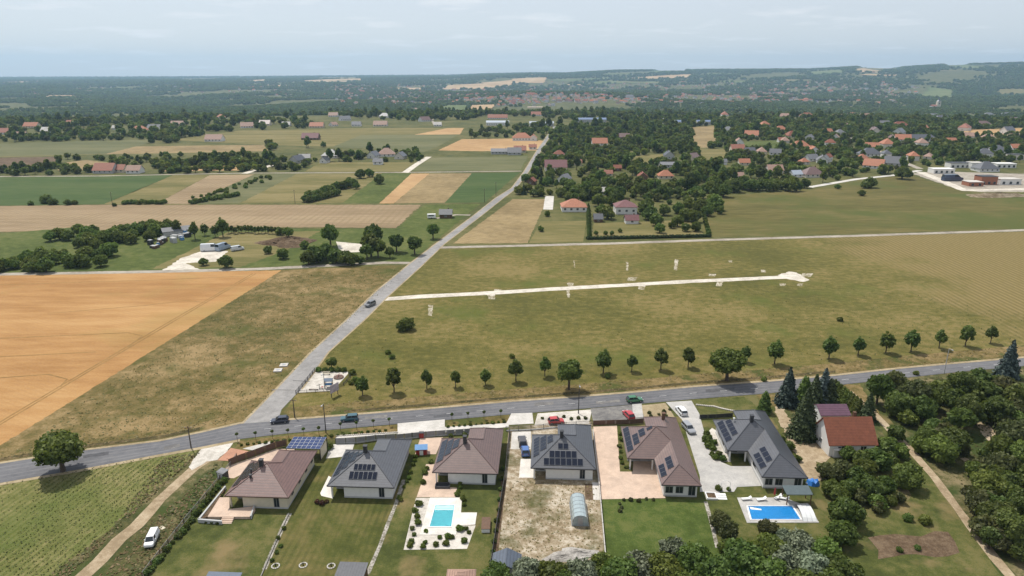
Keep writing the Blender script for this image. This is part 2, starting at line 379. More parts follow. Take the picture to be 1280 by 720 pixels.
sheet('fallow_strip', [(216, 219), (262, 219), (195, 255), (130, 255)], M_olive, .03, 'tapering olive fallow strip beside the green crop field', rag=.5)
sheet('tan_strip', [(262, 219), (318, 218), (236, 255), (195, 255)], M_stub2, .03, 'narrow tan strip between fallow and vines', rag=.5)
sheet('vine_field', [(318, 218), (372, 217), (300, 254), (236, 255)], M_palegreen, .03, 'narrow green strip planted with bushy vines', rag=.5)
sheet('grass_strip', [(372, 217), (418, 216.5), (352, 254), (300, 254)], M_olive, .031, 'olive grass strip beside the vines', rag=.5)
sheet('thicket_ground', [(418, 216.5), (478, 216.5), (428, 254), (352, 254)], M_olive, .03, 'tan and green strip around the dark hedge block', rag=.5)
sheet('green_strip', [(478, 216.5), (518, 216.5), (473, 254), (428, 254)], M_lush, .032, 'narrow green strip next to the ripe wheat strip', rag=.5)
sheet('ripe_strip', [(514, 217), (537, 217), (492, 254.5), (474, 254.5)], M_corn, .04, 'narrow strip of ripe orange wheat', rag=.3)
sheet('harvested_strip', [(537, 217), (590, 216.5), (556, 253.5), (492, 254.5)], M_stub, .034, 'harvested tan strip beside the ripe wheat strip', rag=.3)
sheet('clover_field', [(590, 216.5), (650, 215.5), (606, 253), (556, 253.5)], M_green, .033, 'dark green clover field beside the pale side road', rag=.3)
sheet('bare_field', [(-60, 258.5), (130, 256), (527, 256), (495, 285), (320, 284), (0, 290), (-60, 292)], M_stub2, .03, 'long bare stubble field with faint straw rows', rag=.8)
sheet('shed_meadow', [(531, 256), (600, 255), (546, 300), (512, 328), (400, 331), (280, 336), (-60, 343), (-60, 293), (320, 286), (495, 286)], M_lush, .016, 'lush green meadow around the shrubs and scrap yard', rag=.6)
sheet('bright_grass', [(-60, 297), (95, 284), (78, 306), (30, 322), (-60, 330)], M_lush, .035, 'bright green grass patch left of the dark thicket', rag=.8)
sheet('scrapyard_grass', [(190, 336), (285, 290), (400, 289), (360, 312), (300, 334)], M_olive, .036, 'dry olive grass around the gravel yard', rag=.6)
sheet('gravel_yard', [(203, 338), (228, 322), (258, 312), (285, 314), (270, 327), (232, 329), (250, 337)], M_gravel_t, .05, 'pale gravel yard where lorries are parked', rag=.6)
sheet('earth_heap_ground', [(420, 302), (452, 305), (453, 315), (425, 316)], M_gravel_t, .045, 'patch of pale spoil between the bushes')
for nm, pts, m, lb in [
  ('far_field', [(-60, 196), (40, 194.5), (196, 175), (130, 193), (-60, 198)], M_olive, 'long olive field below the far orange roofed farm'),
  ('far_field', [(-60, 181), (196, 174), (150, 192), (-60, 197)], M_palegreen, 'muted green field stretching behind the dark ploughed patch'),
  ('ploughed_patch', [(-60, 198), (72, 196), (66, 211), (-60, 213)], M_brown, 'dark ploughed patch at the far field edge'),
  ('tan_patch', [(82, 203), (108, 200), (150, 205), (112, 213), (72, 213)], M_stub, 'tan stubble patch around the farmstead'),
  ('orchard_strip', [(205, 209.5), (305, 206.5), (318, 205), (312, 213), (205, 214)], M_corn, 'straw coloured strip below the young orchard trees'),
  ('tan_field', [(130, 193), (170, 183), (330, 181), (335, 189)], M_stub, 'tan field behind the young orchard'),
  ('slope_field', [(212, 175), (300, 163), (470, 160), (560, 160), (440, 184), (330, 181)], M_olive, 'olive field sloping up towards the village edge'),
  ('straw_field', [(440, 169), (470, 161), (580, 160), (575, 168)], M_corn, 'ripe straw coloured field below the far village'),
  ('green_slope', [(415, 184), (450, 169), (574, 168), (548, 183), (530, 190), (480, 186)], M_palegreen, 'pale green slope field below the straw field'),
  ('ripe_field', [(548, 188), (577, 174), (650, 173), (680, 176), (676, 188), (600, 189)], M_corn, 'ripe orange wheat field beside the far roofs'),
  ('vine_block', [(514, 213), (540, 197), (660, 195), (650, 214)], M_palegreen, 'green vine block behind the dark clipped hedges'),
  ('bank_field', [(400, 203), (520, 203), (502, 215), (380, 215)], M_olive, 'pale grass bank below the cluster of dark houses'),
  ('stubble_block', [(865, 159), (894, 157), (896, 184), (868, 185)], M_stub, 'square stubble block surrounded by dark trees'),
  ('clearing', [(868, 186), (905, 186), (912, 200), (880, 206)], M_olive, 'small grass clearing below the stubble block'),
  ('clearing', [(916, 178), (975, 175), (990, 184), (935, 187)], M_lush, 'green clearing beside the orchard rows'),
  ('clearing', [(1190, 163), (1280, 160), (1280, 168), (1200, 171)], M_corn, 'straw coloured clearing near the brown roofed villa'),
  ('clearing', [(780, 196), (830, 192), (835, 202), (800, 207)], M_olive, 'small grass clearing in the village gardens'),
  ('clearing', [(640, 195), (660, 194), (652, 214), (640, 214)], M_lush, 'green verge plot beside the far end of the side road'),
  ('building_ground', [(1140, 217), (1168, 214), (1300, 218), (1300, 240), (1225, 240), (1195, 236)], M_track, 'pale bare ground of the building site')]:
    sheet(nm, pts, m, .03+random.uniform(0, .006), lb, rag=.8)

# ---- roads
UP = [(-80, 594), (0, 580), (100, 564), (200, 552), (250, 541.5), (300, 530), (360, 525.5), (430, 520), (500, 514.5), (560, 509.5), (640, 502.5), (720, 497), (800, 490.5), (868, 484), (960, 477.5), (1044, 470), (1127, 461), (1200, 454.5), (1300, 446)]
LO = [(-80, 618), (0, 604), (100, 587), (200, 568), (250, 559), (300, 549), (360, 542), (430, 536), (500, 530), (560, 525), (640, 518), (720, 512), (800, 505), (868, 499), (960, 492), (1044, 482), (1127, 473), (1200, 465), (1300, 456)]
strip('main_road', UP, LO, M_asph, .07, 'grey asphalt main road passing the row of houses')
strip('road_shoulder', [(a, b-2.2) for a, b in UP], [(a, b+.3) for a, b in UP], M_shoulder, .055, 'sandy shoulder on the meadow side of the main road')
strip('road_shoulder', [(a, b-.3) for a, b in LO[:6]], [(a, b+3) for a, b in LO[:6]], M_shoulder, .055, 'sandy shoulder along the crop field side of the main road')
strip('grass_verge', [(a, b-13-(3 if a > 300 else 0)) for a, b in UP], [(a, b-1.5) for a, b in UP], M_verge, .04, 'dry grass verge along the meadow side of the main road')
strip('ditch', [(a, b-7.5) for a, b in UP[:5]], [(a, b-3.5) for a, b in UP[:5]], M_ditch, .05, 'dark weedy ditch beside the main road')
strip('ditch', [(a, b-7) for a, b in UP[7:16]], [(a, b-4) for a, b in UP[7:16]], M_ditch, .05, 'dark mown bank between meadow trees and main road')
SL = [(290, 541), (305, 529), (345, 488), (389, 441), (434, 400), (470, 365), (512.5, 330), (545, 305), (595, 267.5), (620, 247.5), (640, 235), (655, 215), (672, 187), (686, 167), (692, 158)]
SR = [(345, 533), (352, 512), (376, 487), (410, 440), (456, 399), (485, 370), (527, 332), (555, 305), (604, 267.5), (629, 247.5), (644, 236.5), (661, 214), (677, 187), (689.5, 167), (695, 158)]
strip('side_road', SL, SR, M_asph_old, .066, 'pale old asphalt side road running away between the fields')
strip('side_road_shoulder', [(a-3*(b-60)/400, b) for a, b in SL[1:-1]], [(a+.5, b) for a, b in SL[1:-1]], M_shoulder, .058, 'sandy edge of the side road beside the dry meadow')
strip('side_road_shoulder', [(a-.5, b) for a, b in SR[2:-1]], [(a+2.5*(b-60)/400, b) for a, b in SR[2:-1]], M_shoulder, .057, 'sandy edge of the side road beside the big meadow')
MKc = plain('road_paint', (.62, .62, .60), .7)
for k in range(26):
    x0 = 330+k*38; x1 = x0+9
    def mid(x): return (x, (lerp_tab(UP, x)+lerp_tab(LO, x))/2)
    if k % 1 == 0: path_strip('lane_marking', [mid(x0), mid(x1)], .09, MKc, .076, 'faded white centre dash on the main road')
for k, (x, f, w, h) in enumerate([(120, .35, 16, 2), (215, .6, 10, 2.2), (470, .3, 14, 1.6), (560, .65, 18, 1.8), (680, .35, 12, 1.8), (760, .6, 15, 1.6), (900, .4, 18, 1.6), (1010, .6, 14, 1.3), (1100, .4, 14, 1.2)]):
    yy = lambda xx: lerp_tab(UP, xx)*(1-f)+lerp_tab(LO, xx)*f
    sheet('road_patch', [(x-w, yy(x-w)-h), (x+w, yy(x+w)-h), (x+w, yy(x+w)+h), (x-w, yy(x-w)+h)], M_asph_lot if k % 3 else field('fresh_asphalt', [(.075, .075, .08), (.09, .09, .095), (.11, .11, .115)], .2, 1, 5), .0735, 'repaired asphalt patch on the main road', rag=.25)
for s in (.2, .38, .64, .82):
    strip('wheel_lane', [(a, b*(1-s)+LO[i][1]*s-.75) for i, (a, b) in enumerate(UP)], [(a, b*(1-s)+LO[i][1]*s+.75) for i, (a, b) in enumerate(UP)], field('worn_lane', [(.118, .118, .124), (.142, .141, .146), (.168, .166, .170)], .05, .5, 6.0, rough=.8, bump=.05), .0715, 'paler worn wheel lane along the main road')
path_strip('patch_seam', [(366, 476), (387, 477)], .5, M_asph_lot, .074, 'dark repair seam across the side road')
path_strip('patch_seam', [(340, 487.5), (368, 488)], .5, M_asph_lot, .074, 'dark repair seam near the playground fence')
path_strip('limestone_track', [(480, 374), (520, 371), (600, 367), (700, 361), (850, 352.5), (980, 346.5)], 4.2, M_gravel_t, .05, 'pale limestone track across the big meadow', wob=.12)
sheet('track_turning_head', [(972, 344), (986, 339.5), (996, 341), (1012, 350), (1004, 352.5), (984, 349)], M_gravel_t, .052, 'widened pale end of the limestone track', rag=.5)
for (x, y, w, h, dx) in [(622, 364, 5, 3, 1), (614, 371, 6, 4, 0), (713, 356, 5, 3, 0), (710, 366, 3, 8, -1), (790, 349, 6, 3, 2), (802, 359, 5, 4, 1), (890, 344, 5, 2, 1), (899, 355, 4, 4, 2), (978, 356, 4, 2, 1), (1000, 356, 4, 2, 1), (1008, 344, 7, 3, 3), (954, 339, 4, 2, 0), (538, 388, 3, 9, 1), (718, 330, 1.5, 6, -1), (784, 333, 1.6, 7, 0), (845, 331, 1.4, 9, 2), (913, 327, 3, 1.5, 0)]:
    sheet('spoil_patch', [(x-w*.8, y-h*.8), (x+w*.8+dx, y-h*.7), (x+w*.7, y+h*.8), (x-w*.6-dx, y+h*.7)], M_spoil, .045, 'small patch of pale limestone rubble beside the meadow track', rag=.22)
path_strip('meadow_lane', [(548, 309.5), (640, 307.5), (760, 304.5), (890, 300), (1080, 294.5), (1300, 287)], 4.2, M_track, .05, 'grey farm lane along the top of the big meadow', wob=.08)
path_strip('farm_lane', [(514, 329), (480, 328.5), (400, 332.5), (320, 336.5), (205, 339.5), (-60, 344)], 4.0, M_track, .051, 'narrow farm lane along the top of the wheat field', wob=.1)
path_strip('shed_lane', [(588, 269), (570, 268.5), (545, 273)], 3, M_track, .05, 'short lane to the dark garden shed')
path_strip('field_lane', [(-60, 221), (128, 220), (300, 216.5), (512, 215.5), (652, 214)], 4, M_track, .05, 'pale lane behind the green crop field', wob=.1)
path_strip('field_lane', [(506, 216), (520, 206), (536, 196)], 6, M_gravel_t, .052, 'white track climbing from the lane to the dark hedges')
path_strip('field_lane', [(305, 217), (345, 205)], 6, M_gravel_t, .052, 'white track leading to the pool villas')
path_strip('village_lane', [(685, 262), (687, 245)], 6, M_conc, .05, 'concrete drive to the orange hipped house')
path_strip('village_lane', [(800, 240), (800, 226)], 8, M_conc, .05, 'white concrete drive between village gardens')
path_strip('village_lane', [(1062, 172), (1080, 180), (1110, 195), (1150, 211)], 6, M_track, .05, 'grey village street passing the slate roofed houses', wob=.05)
path_strip('village_lane', [(1012, 234), (1070, 224), (1118, 219), (1150, 213)], 5, M_conc, .051, 'pale street along the top of the green meadow', wob=.05)
path_strip('village_lane', [(1150, 215), (1180, 227), (1205, 238), (1300, 236)], 7, M_gravel_t, .052, 'white haul road around the building site', wob=.1)
for a in [[(320, 342), (222, 399), (100, 471), (-40, 555)], [(316, 342), (218, 398.5), (96, 470.5), (-44, 554)], [(258, 378), (230, 376), (180, 382), (60, 392)], [(160, 434), (178, 420), (160, 416), (0, 423)], [(75, 484), (84, 474), (60, 468), (-20, 474)], [(120, 440), (60, 443), (-20, 447)], [(310, 345), (290, 346), (200, 350), (0, 356)]]:
    path_strip('wheel_track', a, .55, M_brownw if 'M_brownw' in globals() else field('tramline', [(.20, .12, .045), (.25, .15, .055), (.30, .18, .07)], .1, .6, 3.0), .045+random.uniform(0, .006), 'thin tractor wheel track pressed into the wheat', wob=.25)

# ---- lower land: crop field, paths, plots
sheet('crop_field', [(-60, 622), (0, 607), (200, 571), (248, 561), (232, 580), (130, 668), (60, 725), (20, 760), (-120, 760)], M_gardenfield, .03, 'green and straw coloured vine nursery field with close rows', rag=.4)
sheet('rough_strip', [(200, 571), (262, 560), (290, 565), (268, 602), (180, 719), (150, 760), (10, 760), (150, 650)], M_weeds, .02, 'rough weedy strip on both sides of the dirt path', rag=.5)
path_strip('dirt_path', [(262, 572), (243, 585), (200, 625), (150, 675), (95, 730), (60, 765)], 2.7, M_dirt, .045, 'pale dirt path descending beside the vine nursery', wob=.38)
sheet('gravel_mouth', [(252, 561), (292, 553), (284, 565), (272, 575), (258, 577), (240, 588), (236, 584)], M_gravel_w, .05, 'white gravel mouth of the dirt path', rag=.3)
V1 = lambda L: zz((240, 530), 5.144, L)
V2 = lambda L: zz((390, 520), 6, L)
V3 = lambda L: zz((500, 520), 4, L)
V4 = lambda L: zz((620, 510), 6, L)
V5 = lambda L: zz((740, 500), 5.144, L)
V6 = lambda L: zz((860, 490), 4, L)
V7 = lambda L: zz((960, 450), 4.5, L)
VR = lambda L: zz((960, 420), 2.4, L)
sheet('lawn', [(275, 600), (296, 570), (408, 549), (362, 640), (318, 735), (300, 760), (150, 760)], M_lawn, .025, 'dry patched lawn of the brown roofed house with solar carport')
sheet('lawn', [(410, 549), (516, 543), (494, 632), (455, 722), (440, 760), (300, 760), (318, 735), (362, 640)], M_lawn_mown, .026, 'striped mown lawn in front of the dark roofed house with roof panels')
sheet('lawn', [(516, 543), (636, 533), (629, 610), (612, 735), (610, 760), (440, 760), (455, 722), (494, 632)], M_lawn, .025, 'lawn around the turquoise pool')
sheet('yard', [(636, 533), (740, 527), (749, 600), (755, 690), (758, 760), (610, 760), (629, 610)], M_soil, .025, 'bare pale yard with patches of weeds')
sheet('lawn', [(752, 622), (882, 625), (900, 690), (910, 760), (758, 760)], M_lawn_rich, .03, 'green watered lawn below the peach paving')
sheet('lawn', [(740, 527), (860, 520), (960, 515), (1030, 620), (1060, 700), (1070, 760), (910, 760), (882, 625)], M_lawn, .022, 'lawn strip around the blue pool')
sheet('grass_verge', [(290, 566), (300, 551), (430, 537), (497, 531), (497, 541), (418, 548), (330, 560)], M_verge, .044, 'planted grass verge in front of the fenced gardens')
sheet('grass_verge', [(558, 526), (636, 519), (636, 532), (556, 538)], M_verge, .044, 'planted grass verge between two concrete drives')
sheet('grass_verge', [(672, 517), (740, 512), (736, 530), (668, 532)], M_gravel_w, .045, 'pale stony verge with tufts beside the parked red hatchback')
sheet('grass_verge', [(800, 507), (832, 504), (845, 524), (800, 527)], M_shoulder, .046, 'stony planting bed with round tufts beside the grey drive')
sheet('grass_verge', [(866, 501), (930, 496), (952, 512), (905, 516), (876, 513)], M_lawn, .045, 'green verge with a curved white stone edging', rag=.3)
sheet('grass_verge', [(945, 494), (985, 490), (1040, 483), (1075, 480), (1100, 520), (1000, 520), (950, 510)], M_verge, .0445, 'dry verge below the road near the conifers', rag=.5)
# drives and sidewalks
sheet('sidewalk', V2([(170, 172), (640, 132), (640, 120), (200, 150)]), M_conc, .06, 'narrow white footpath in front of the mesh fence')
sheet('driveway', [(497, 529.5), (556, 524.5), (556, 538), (497, 543)], M_conc, .075, 'broad white concrete apron in front of the gate')
sheet('driveway', V4([(115, 42), (272, 38), (282, 118), (70, 130)]), M_conc, .075, 'small white concrete ramp to the fenced yard')
sheet('sidewalk', [(556, 534), (636, 529), (636, 534), (556, 541)], M_conc, .061, 'narrow white path behind the planted verge')
sheet('driveway', V2([(140, 215), (318, 210), (290, 300), (105, 320)]), M_conc, .06, 'pale concrete parking pad behind the mesh fence')
sheet('driveway', V4([(120, 180), (262, 175), (262, 310), (110, 310)]), M_conc, .06, 'pale concrete parking pad with two cars')
sheet('parking_lot', [(738, 511), (800, 505.5), (806, 524), (802, 529), (742, 531)], M_asph_lot, .068, 'worn dark asphalt forecourt beside the road')
sheet('driveway', V5([(258, 30), (318, 25), (330, 110), (265, 115)]), M_grey_pav, .079, 'pale paved bay under the red car')
sheet('driveway', V5([(475, 15), (640, 5), (690, 90), (775, 400), (823, 470), (823, 640), (735, 640), (690, 480), (580, 130)])+V6([(95, 490), (60, 420)])[:0], M_grey_pav, .06, 'long pale grey paved drive between two houses')
sheet('driveway', V6([(60, 330), (130, 335), (215, 372), (325, 372), (378, 470), (245, 476), (230, 500), (60, 500)]), M_grey_pav, .064, 'wide grey paved court in front of the slate house')
sheet('driveway', [(972, 498), (985, 493), (1002, 510), (1015, 560), (1028, 600), (1010, 602), (990, 560), (968, 515)], M_dirt, .05, 'pale gravel drive between slate house and red roofed house', rag=.3)
sheet('driveway', V7([(205, 480), (330, 450), (360, 540), (300, 580), (230, 560)]), M_dirt, .052, 'pale gravel yard in front of the white gable', rag=.3)
sheet('driveway', V1([(165, 235), (250, 155), (375, 180), (245, 240)]), M_salmon, .07, 'salmon paved forecourt at the path mouth')
sheet('driveway', V1([(325, 160), (505, 113), (530, 132), (400, 172)]), M_conc, .072, 'grey paved strip along the brown fence')
sheet('driveway', V1([(215, 285), (250, 265), (410, 210), (545, 160), (660, 165), (640, 240), (480, 240), (270, 350), (215, 348)]), M_peach, .06, 'peach paved court behind the brown roofed house')
sheet('terrace', V3([(75, 192), (102, 110), (215, 108), (180, 192)]), M_peach, .06, 'peach paved parking court beside the brown roofed house')
sheet('terrace', V3([(130, 242), (190, 242), (190, 330), (240, 355), (285, 360), (278, 407), (83, 407), (108, 335)]), M_peach, .062, 'peach paved terrace above the turquoise pool')
sheet('terrace', V5([(8, 172), (160, 165), (180, 462), (262, 462), (266, 380), (430, 385), (472, 632), (58, 640)]), M_peach, .062, 'very wide peach paved court beside the brown roofed house')
sheet('terrace', V4([(185, 383), (262, 383), (295, 525), (172, 525)]), M_white_pav, .07, 'white terrace slab beside the dark roofed house')
sheet('terrace', V2([(125, 450), (160, 470), (155, 620), (70, 600), (62, 580)]), M_white_pav, .05, 'white gravel strip beside the porch')
sheet('garden_bed', V3([(80, 410), (150, 410), (100, 595), (280, 595), (300, 548), (378, 548), (335, 665), (18, 670)]), M_gravel_w, .045, 'white gravel bed planted with shrubs around the pool')
sheet('garden_bed', V6([(120, 180), (150, 200), (205, 300), (215, 350), (128, 350), (80, 220)]), M_gravel_w, .068, 'white gravel bed with round shrubs beside the grey drive')
sheet('garden_bed', V7([(60, 180), (100, 170), (160, 210), (300, 430), (200, 450), (100, 300)]), M_weeds, .055, 'shady ground under the spruces', rag=.3)
path_strip('garden_path', [(459, 718), (475, 682), (494, 632), (505, 600)], .75, M_stonepath, .05, 'narrow stone path between two lawns', wob=.2)
path_strip('garden_path', [(330, 712), (345, 678), (362, 642)], .8, M_stonepath, .05, 'narrow gravel path beside the striped lawn', wob=.2)
path_strip('garden_path', [(882, 627), (893, 668), (897, 685)], .7, M_stonepath, .05, 'stony footpath at the edge of the watered lawn', wob=.2)
path_strip('garden_path', [(619, 690), (626, 630), (630, 600)], 1.1, M_brown, .05, 'brown planting strip along the dark fence', wob=.1)
path_strip('garden_path', V4([(695, 570), (700, 690)]), 1.6, M_brown, .05, 'brown earth bed below the dark roofed house')
path_strip('garden_path', V4([(745, 560), (755, 690)]), 1.3, M_conc, .052, 'pale concrete strip beside the peach court')
# right side
sheet('orchard_ground', [(1080, 478), (1130, 470), (1300, 452), (1300, 760), (1200, 760), (1140, 660), (1100, 560)], M_weeds, .021, 'rough ground below the orchard trees', rag=.5)
sheet('orchard_grass', VR([(290, 150), (340, 210), (430, 330), (560, 520), (700, 720), (740, 800), (240, 800), (250, 560), (430, 480), (350, 300)]), M_lawn, .028, 'green lane of grass between the orchard and the old house', rag=.5)
sheet('vegetable_bed', VR([(300, 605), (540, 588), (575, 650), (330, 670)]), M_brown, .04, 'freshly dug brown vegetable bed', rag=.8)
path_strip('farm_lane', VR([(240, 165), (300, 215), (345, 262), (420, 335), (500, 425), (570, 520), (640, 615), (735, 730), (800, 810)]), 1.8, M_dirt, .045, 'earthen lane running down past the orchard', wob=.25)
for k, (x, y, w, h) in enumerate([(520, 265, 40, 10), (660, 290, 25, 25), (590, 370, 14, 6), (640, 270, 14, 12), (500, 260, 25, 8), (680, 340, 20, 14), (540, 195, 16, 10)]):
    sheet('bare_patch', VR([(x-w, y-h*.3), (x, y-h), (x+w, y+h*.2), (x, y+h)]), M_dirt, .035+k*.001, 'bare earth patch under the orchard trees', rag=.4)
# ================================================================ BUILDINGS
M_wallw = plain('white_render', (.66, .65, .62), .8, var=.05)
M_wallc = plain('cream_render', (.55, .49, .37), .8, var=.06)
M_wallg = plain('grey_render', (.40, .40, .39), .8, var=.06)
M_glass = plain('dark_glass', (.02, .026, .032), .08, var=.1, spec=.6)
M_frame = plain('grey_frame', (.22, .22, .225), .5)
M_whitef = plain('white_frame', (.72, .72, .70), .5, var=.03)
M_dark = plain('anthracite', (.035, .036, .04), .5)
M_black = plain('black_rubber', (.012, .012, .013), .7)
M_fascia = plain('white_fascia', (.60, .60, .58), .5)
M_wood = plain('brown_wood', (.11, .060, .034), .7, var=.25, sc=4)
M_chrome = plain('galvanised', (.42, .43, .44), .35, .7)
M_pane = plain('solar_cell', (.010, .013, .024), .1, var=.2, sc=3, spec=.3)
M_pane_b = plain('solar_cell_blue', (.03, .05, .13), .1, var=.25, sc=3, spec=.5)
M_alu = plain('panel_frame', (.16, .165, .175), .45, .5)
M_alu_l = plain('panel_frame_pale', (.36, .37, .39), .4, .3)
T_brown = rooftile('roof_brown', (.150, .080, .064))
T_brown2 = rooftile('roof_brown_grey', (.132, .078, .064))
T_slate = rooftile('roof_slate', (.078, .080, .088))
T_slate2 = rooftile('roof_charcoal', (.052, .055, .064))
T_slate3 = rooftile('roof_anthracite', (.058, .060, .068))
T_red = rooftile('roof_red', (.225, .078, .042), .25, rough=.65, spec=.3)
T_orange = rooftile('roof_orange', (.38, .158, .090), .25, rough=.65, spec=.3)
T_rust = rooftile('roof_rust', (.30, .125, .082), .25, rough=.65, spec=.3)
T_maroon = rooftile('roof_maroon', (.185, .085, .085), .25, rough=.65, spec=.3)
T_tan = rooftile('roof_tan', (.33, .21, .16), .25, rough=.65, spec=.3)
T_grey = rooftile('roof_grey', (.17, .172, .18), .25, rough=.65, spec=.3)
T_plum = rooftile('roof_plum', (.120, .062, .090), .3, rough=.65, spec=.3)

def add_window(parent, c, w, h, axis, out, mf=None, z0=1.0):
    """window on a wall at c (local x,y); axis 0: wall along x facing out*y, 1: wall along y facing out*x"""
    d = .05*out; fr = MB(); gl = MB(); x, y = c; t = .07
    if axis == 0:
        for a in [(x-w/2, z0, x+w/2, z0+t), (x-w/2, z0+h-t, x+w/2, z0+h), (x-w/2, z0+t, x-w/2+t, z0+h-t), (x+w/2-t, z0+t, x+w/2, z0+h-t), (x-t/2, z0+t, x+t/2, z0+h-t)]:
            fr.box(a[0], min(y, y+d), a[1], a[2], max(y, y+d), a[3])
        gl.box(x-w/2+t, min(y, y+d*.5), z0+t, x+w/2-t, max(y, y+d*.5), z0+h-t)
    else:
        for a in [(y-w/2, z0, y+w/2, z0+t), (y-w/2, z0+h-t, y+w/2, z0+h), (y-w/2, z0+t, y-w/2+t, z0+h-t), (y+w/2-t, z0+t, y+w/2, z0+h-t), (y-t/2, z0+t, y+t/2, z0+h-t)]:
            fr.box(min(x, x+d), a[0], a[1], max(x, x+d), a[2], a[3])
        gl.box(min(x, x+d*.5), y-w/2+t, z0+t, max(x, x+d*.5), y+w/2-t, z0+h-t)
    f = part('window', gl, M_glass, parent); part('frame', fr, mf or M_frame, f); return f
def bungalow(label, o, tile, wallm, W=13.4, L=18.3, a=5.8, b=None, Lf=9.4, e=3.0, T=.597, wing=True):
    h = thing('bungalow', label, 'house', (o[0], o[1], 0), -PA, 'hipped bungalows along the main road')
    c = (W+a)/2; hz = lambda d: e+T*d
    M0 = (W/2, W/2, hz(W/2)); R0 = (c, c, hz((W-a)/2)); R1 = (c, L-(W-a)/2, hz((W-a)/2))
    E0, E1, E2, E3, E4, E5 = (0, 0, e), (W, 0, e), (W, L, e), (a, L, e), (a, W, e), (0, W, e)
    faces = [(E2, E3, R1), (E3, E4, R0, R1), (E4, E5, M0, R0), (E5, E0, M0)]
    ridges = [(E2, R1), (E3, R1), (R1, R0), (R0, M0), (E5, M0), (E0, M0)]
    if b is None:
        faces += [(E0, E1, M0), (E1, E2, R1, R0, M0)]; ridges += [(E1, M0)]
        edge = [E0, E1, E2, E3, E4, E5]
        q = .65
        wp = [(q+2.5, q), (W-q, q), (W-q, L-q), (a+q, L-q), (a+q, W-q), (q, W-q), (q, 3.6), (q+2.5, 3.6)]
    else:
        c2 = (b+W)/2; S0 = (c2, (W-b)/2, hz((W-b)/2)); S1 = (c2, -Lf+(W-b)/2, hz((W-b)/2)); B0 = (b, 0, e); F0 = (b, -Lf, e); F1 = (W, -Lf, e)
        faces += [(E0, B0, S0, M0), (B0, F0, S1, S0), (F0, F1, S1), (F1, E2, R1, R0, M0, S0, S1)]
        ridges += [(S0, S1), (F0, S1), (F1, S1), (S0, M0)]
        edge = [E0, B0, F0, F1, E2, E3, E4, E5]; q = .65
        wp = [(b+q, -Lf+q), (W-q, -Lf+q), (W-q, L-q), (a+q, L-q), (a+q, W-q), (q, W-q), (q, 3.9), (b+q, 3.9)]
    rf = MB()
    for f in faces: rf.slab(f, .02)
    roof = part('roof', rf, tile, h)
    fa = MB(); n = len(edge)
    for i in range(n):
        p, r = Vector(edge[i]), Vector(edge[(i+1) % n]); d = (r-p).normalized(); nn = Vector((-d.y, d.x, 0))*.12
        fa.add([p+Vector((0, 0, -.02)), r+Vector((0, 0, -.02)), r+nn+Vector((0, 0, -.02)), p+nn+Vector((0, 0, -.02)), p+Vector((0, 0, -.22)), r+Vector((0, 0, -.22)), r+nn+Vector((0, 0, -.22)), p+nn+Vector((0, 0, -.22))],
               [(0, 3, 2, 1), (4, 5, 6, 7), (0, 1, 5, 4), (1, 2, 6, 5), (2, 3, 7, 6), (3, 0, 4, 7)])
    part('gutter', fa, M_dark if tile is not T_brown else M_wood, roof)
    sf = MB().prism([(p[0]*.985+.1, p[1]*.985+.1) for p in edge], e-.16, e-.1); part('soffit', sf, M_fascia, roof)
    rc = MB()
    for p, r in ridges: rc.tube([Vector(p)+Vector((0, 0, .02)), Vector(r)+Vector((0, 0, .02))], [.11, .11], 5)
    part('ridge_cap', rc, tile, roof)
    part('wall', MB().prism(wp, 0, e-.165), wallm, h)
    part('plinth', MB().prism([(p[0]*1.0+(.03 if p[0] > W/2 else -.03), p[1]+(.03 if p[1] > W/2 else -.03)) for p in wp], 0, .35), M_wallg, h)
    for p in ([(q+.1, q+.1)] if b is None else [(.75, .75), (b-.2, .75)]):
        part('porch_column', MB().box(p[0]-.15, p[1]-.15, 0, p[0]+.15, p[1]+.15, e-.165), wallm, h)
    fy = q if b is None else -Lf+q; fx0 = (q+2.5) if b is None else b+q
    if b is None:
        add_window(h, (W-q-2.1, fy), 1.1, 2.1, 0, -1, z0=.36); add_window(h, (q+1.25, 3.6), 1.9, 2.2, 0, -1, z0=.36)
    else:
        for x in (b+1.7, b+3.7): add_window(h, (x, fy), 1.5, 1.5, 0, -1, z0=.8)
        add_window(h, (W-q-1.0, fy), 1.4, 2.2, 0, -1, z0=.36); add_window(h, (2.2, 3.9), 2.2, 2.2, 0, -1, z0=.36); add_window(h, (b+q, -3), 2.0, 1.3, 1, -1)
    for y in (6.0, 9.6): add_window(h, (q, y), 1.6, 1.3, 1, -1)
    for y in (3.5, 7.5, 11.5, 15): add_window(h, (W-q, y), 1.2, 1.0, 1, 1, z0=1.3)
    return h, roof
def chimney(roof, u, v, z0, z1, col=None, w=.35):
    c = part('chimney', MB().box(u-w, v-w, z0, u+w, v+w, z1).box(u-w-.08, v-w-.08, z1, u+w+.08, v+w+.08, z1+.12), col or M_dark, roof); return c
PANEL = {}
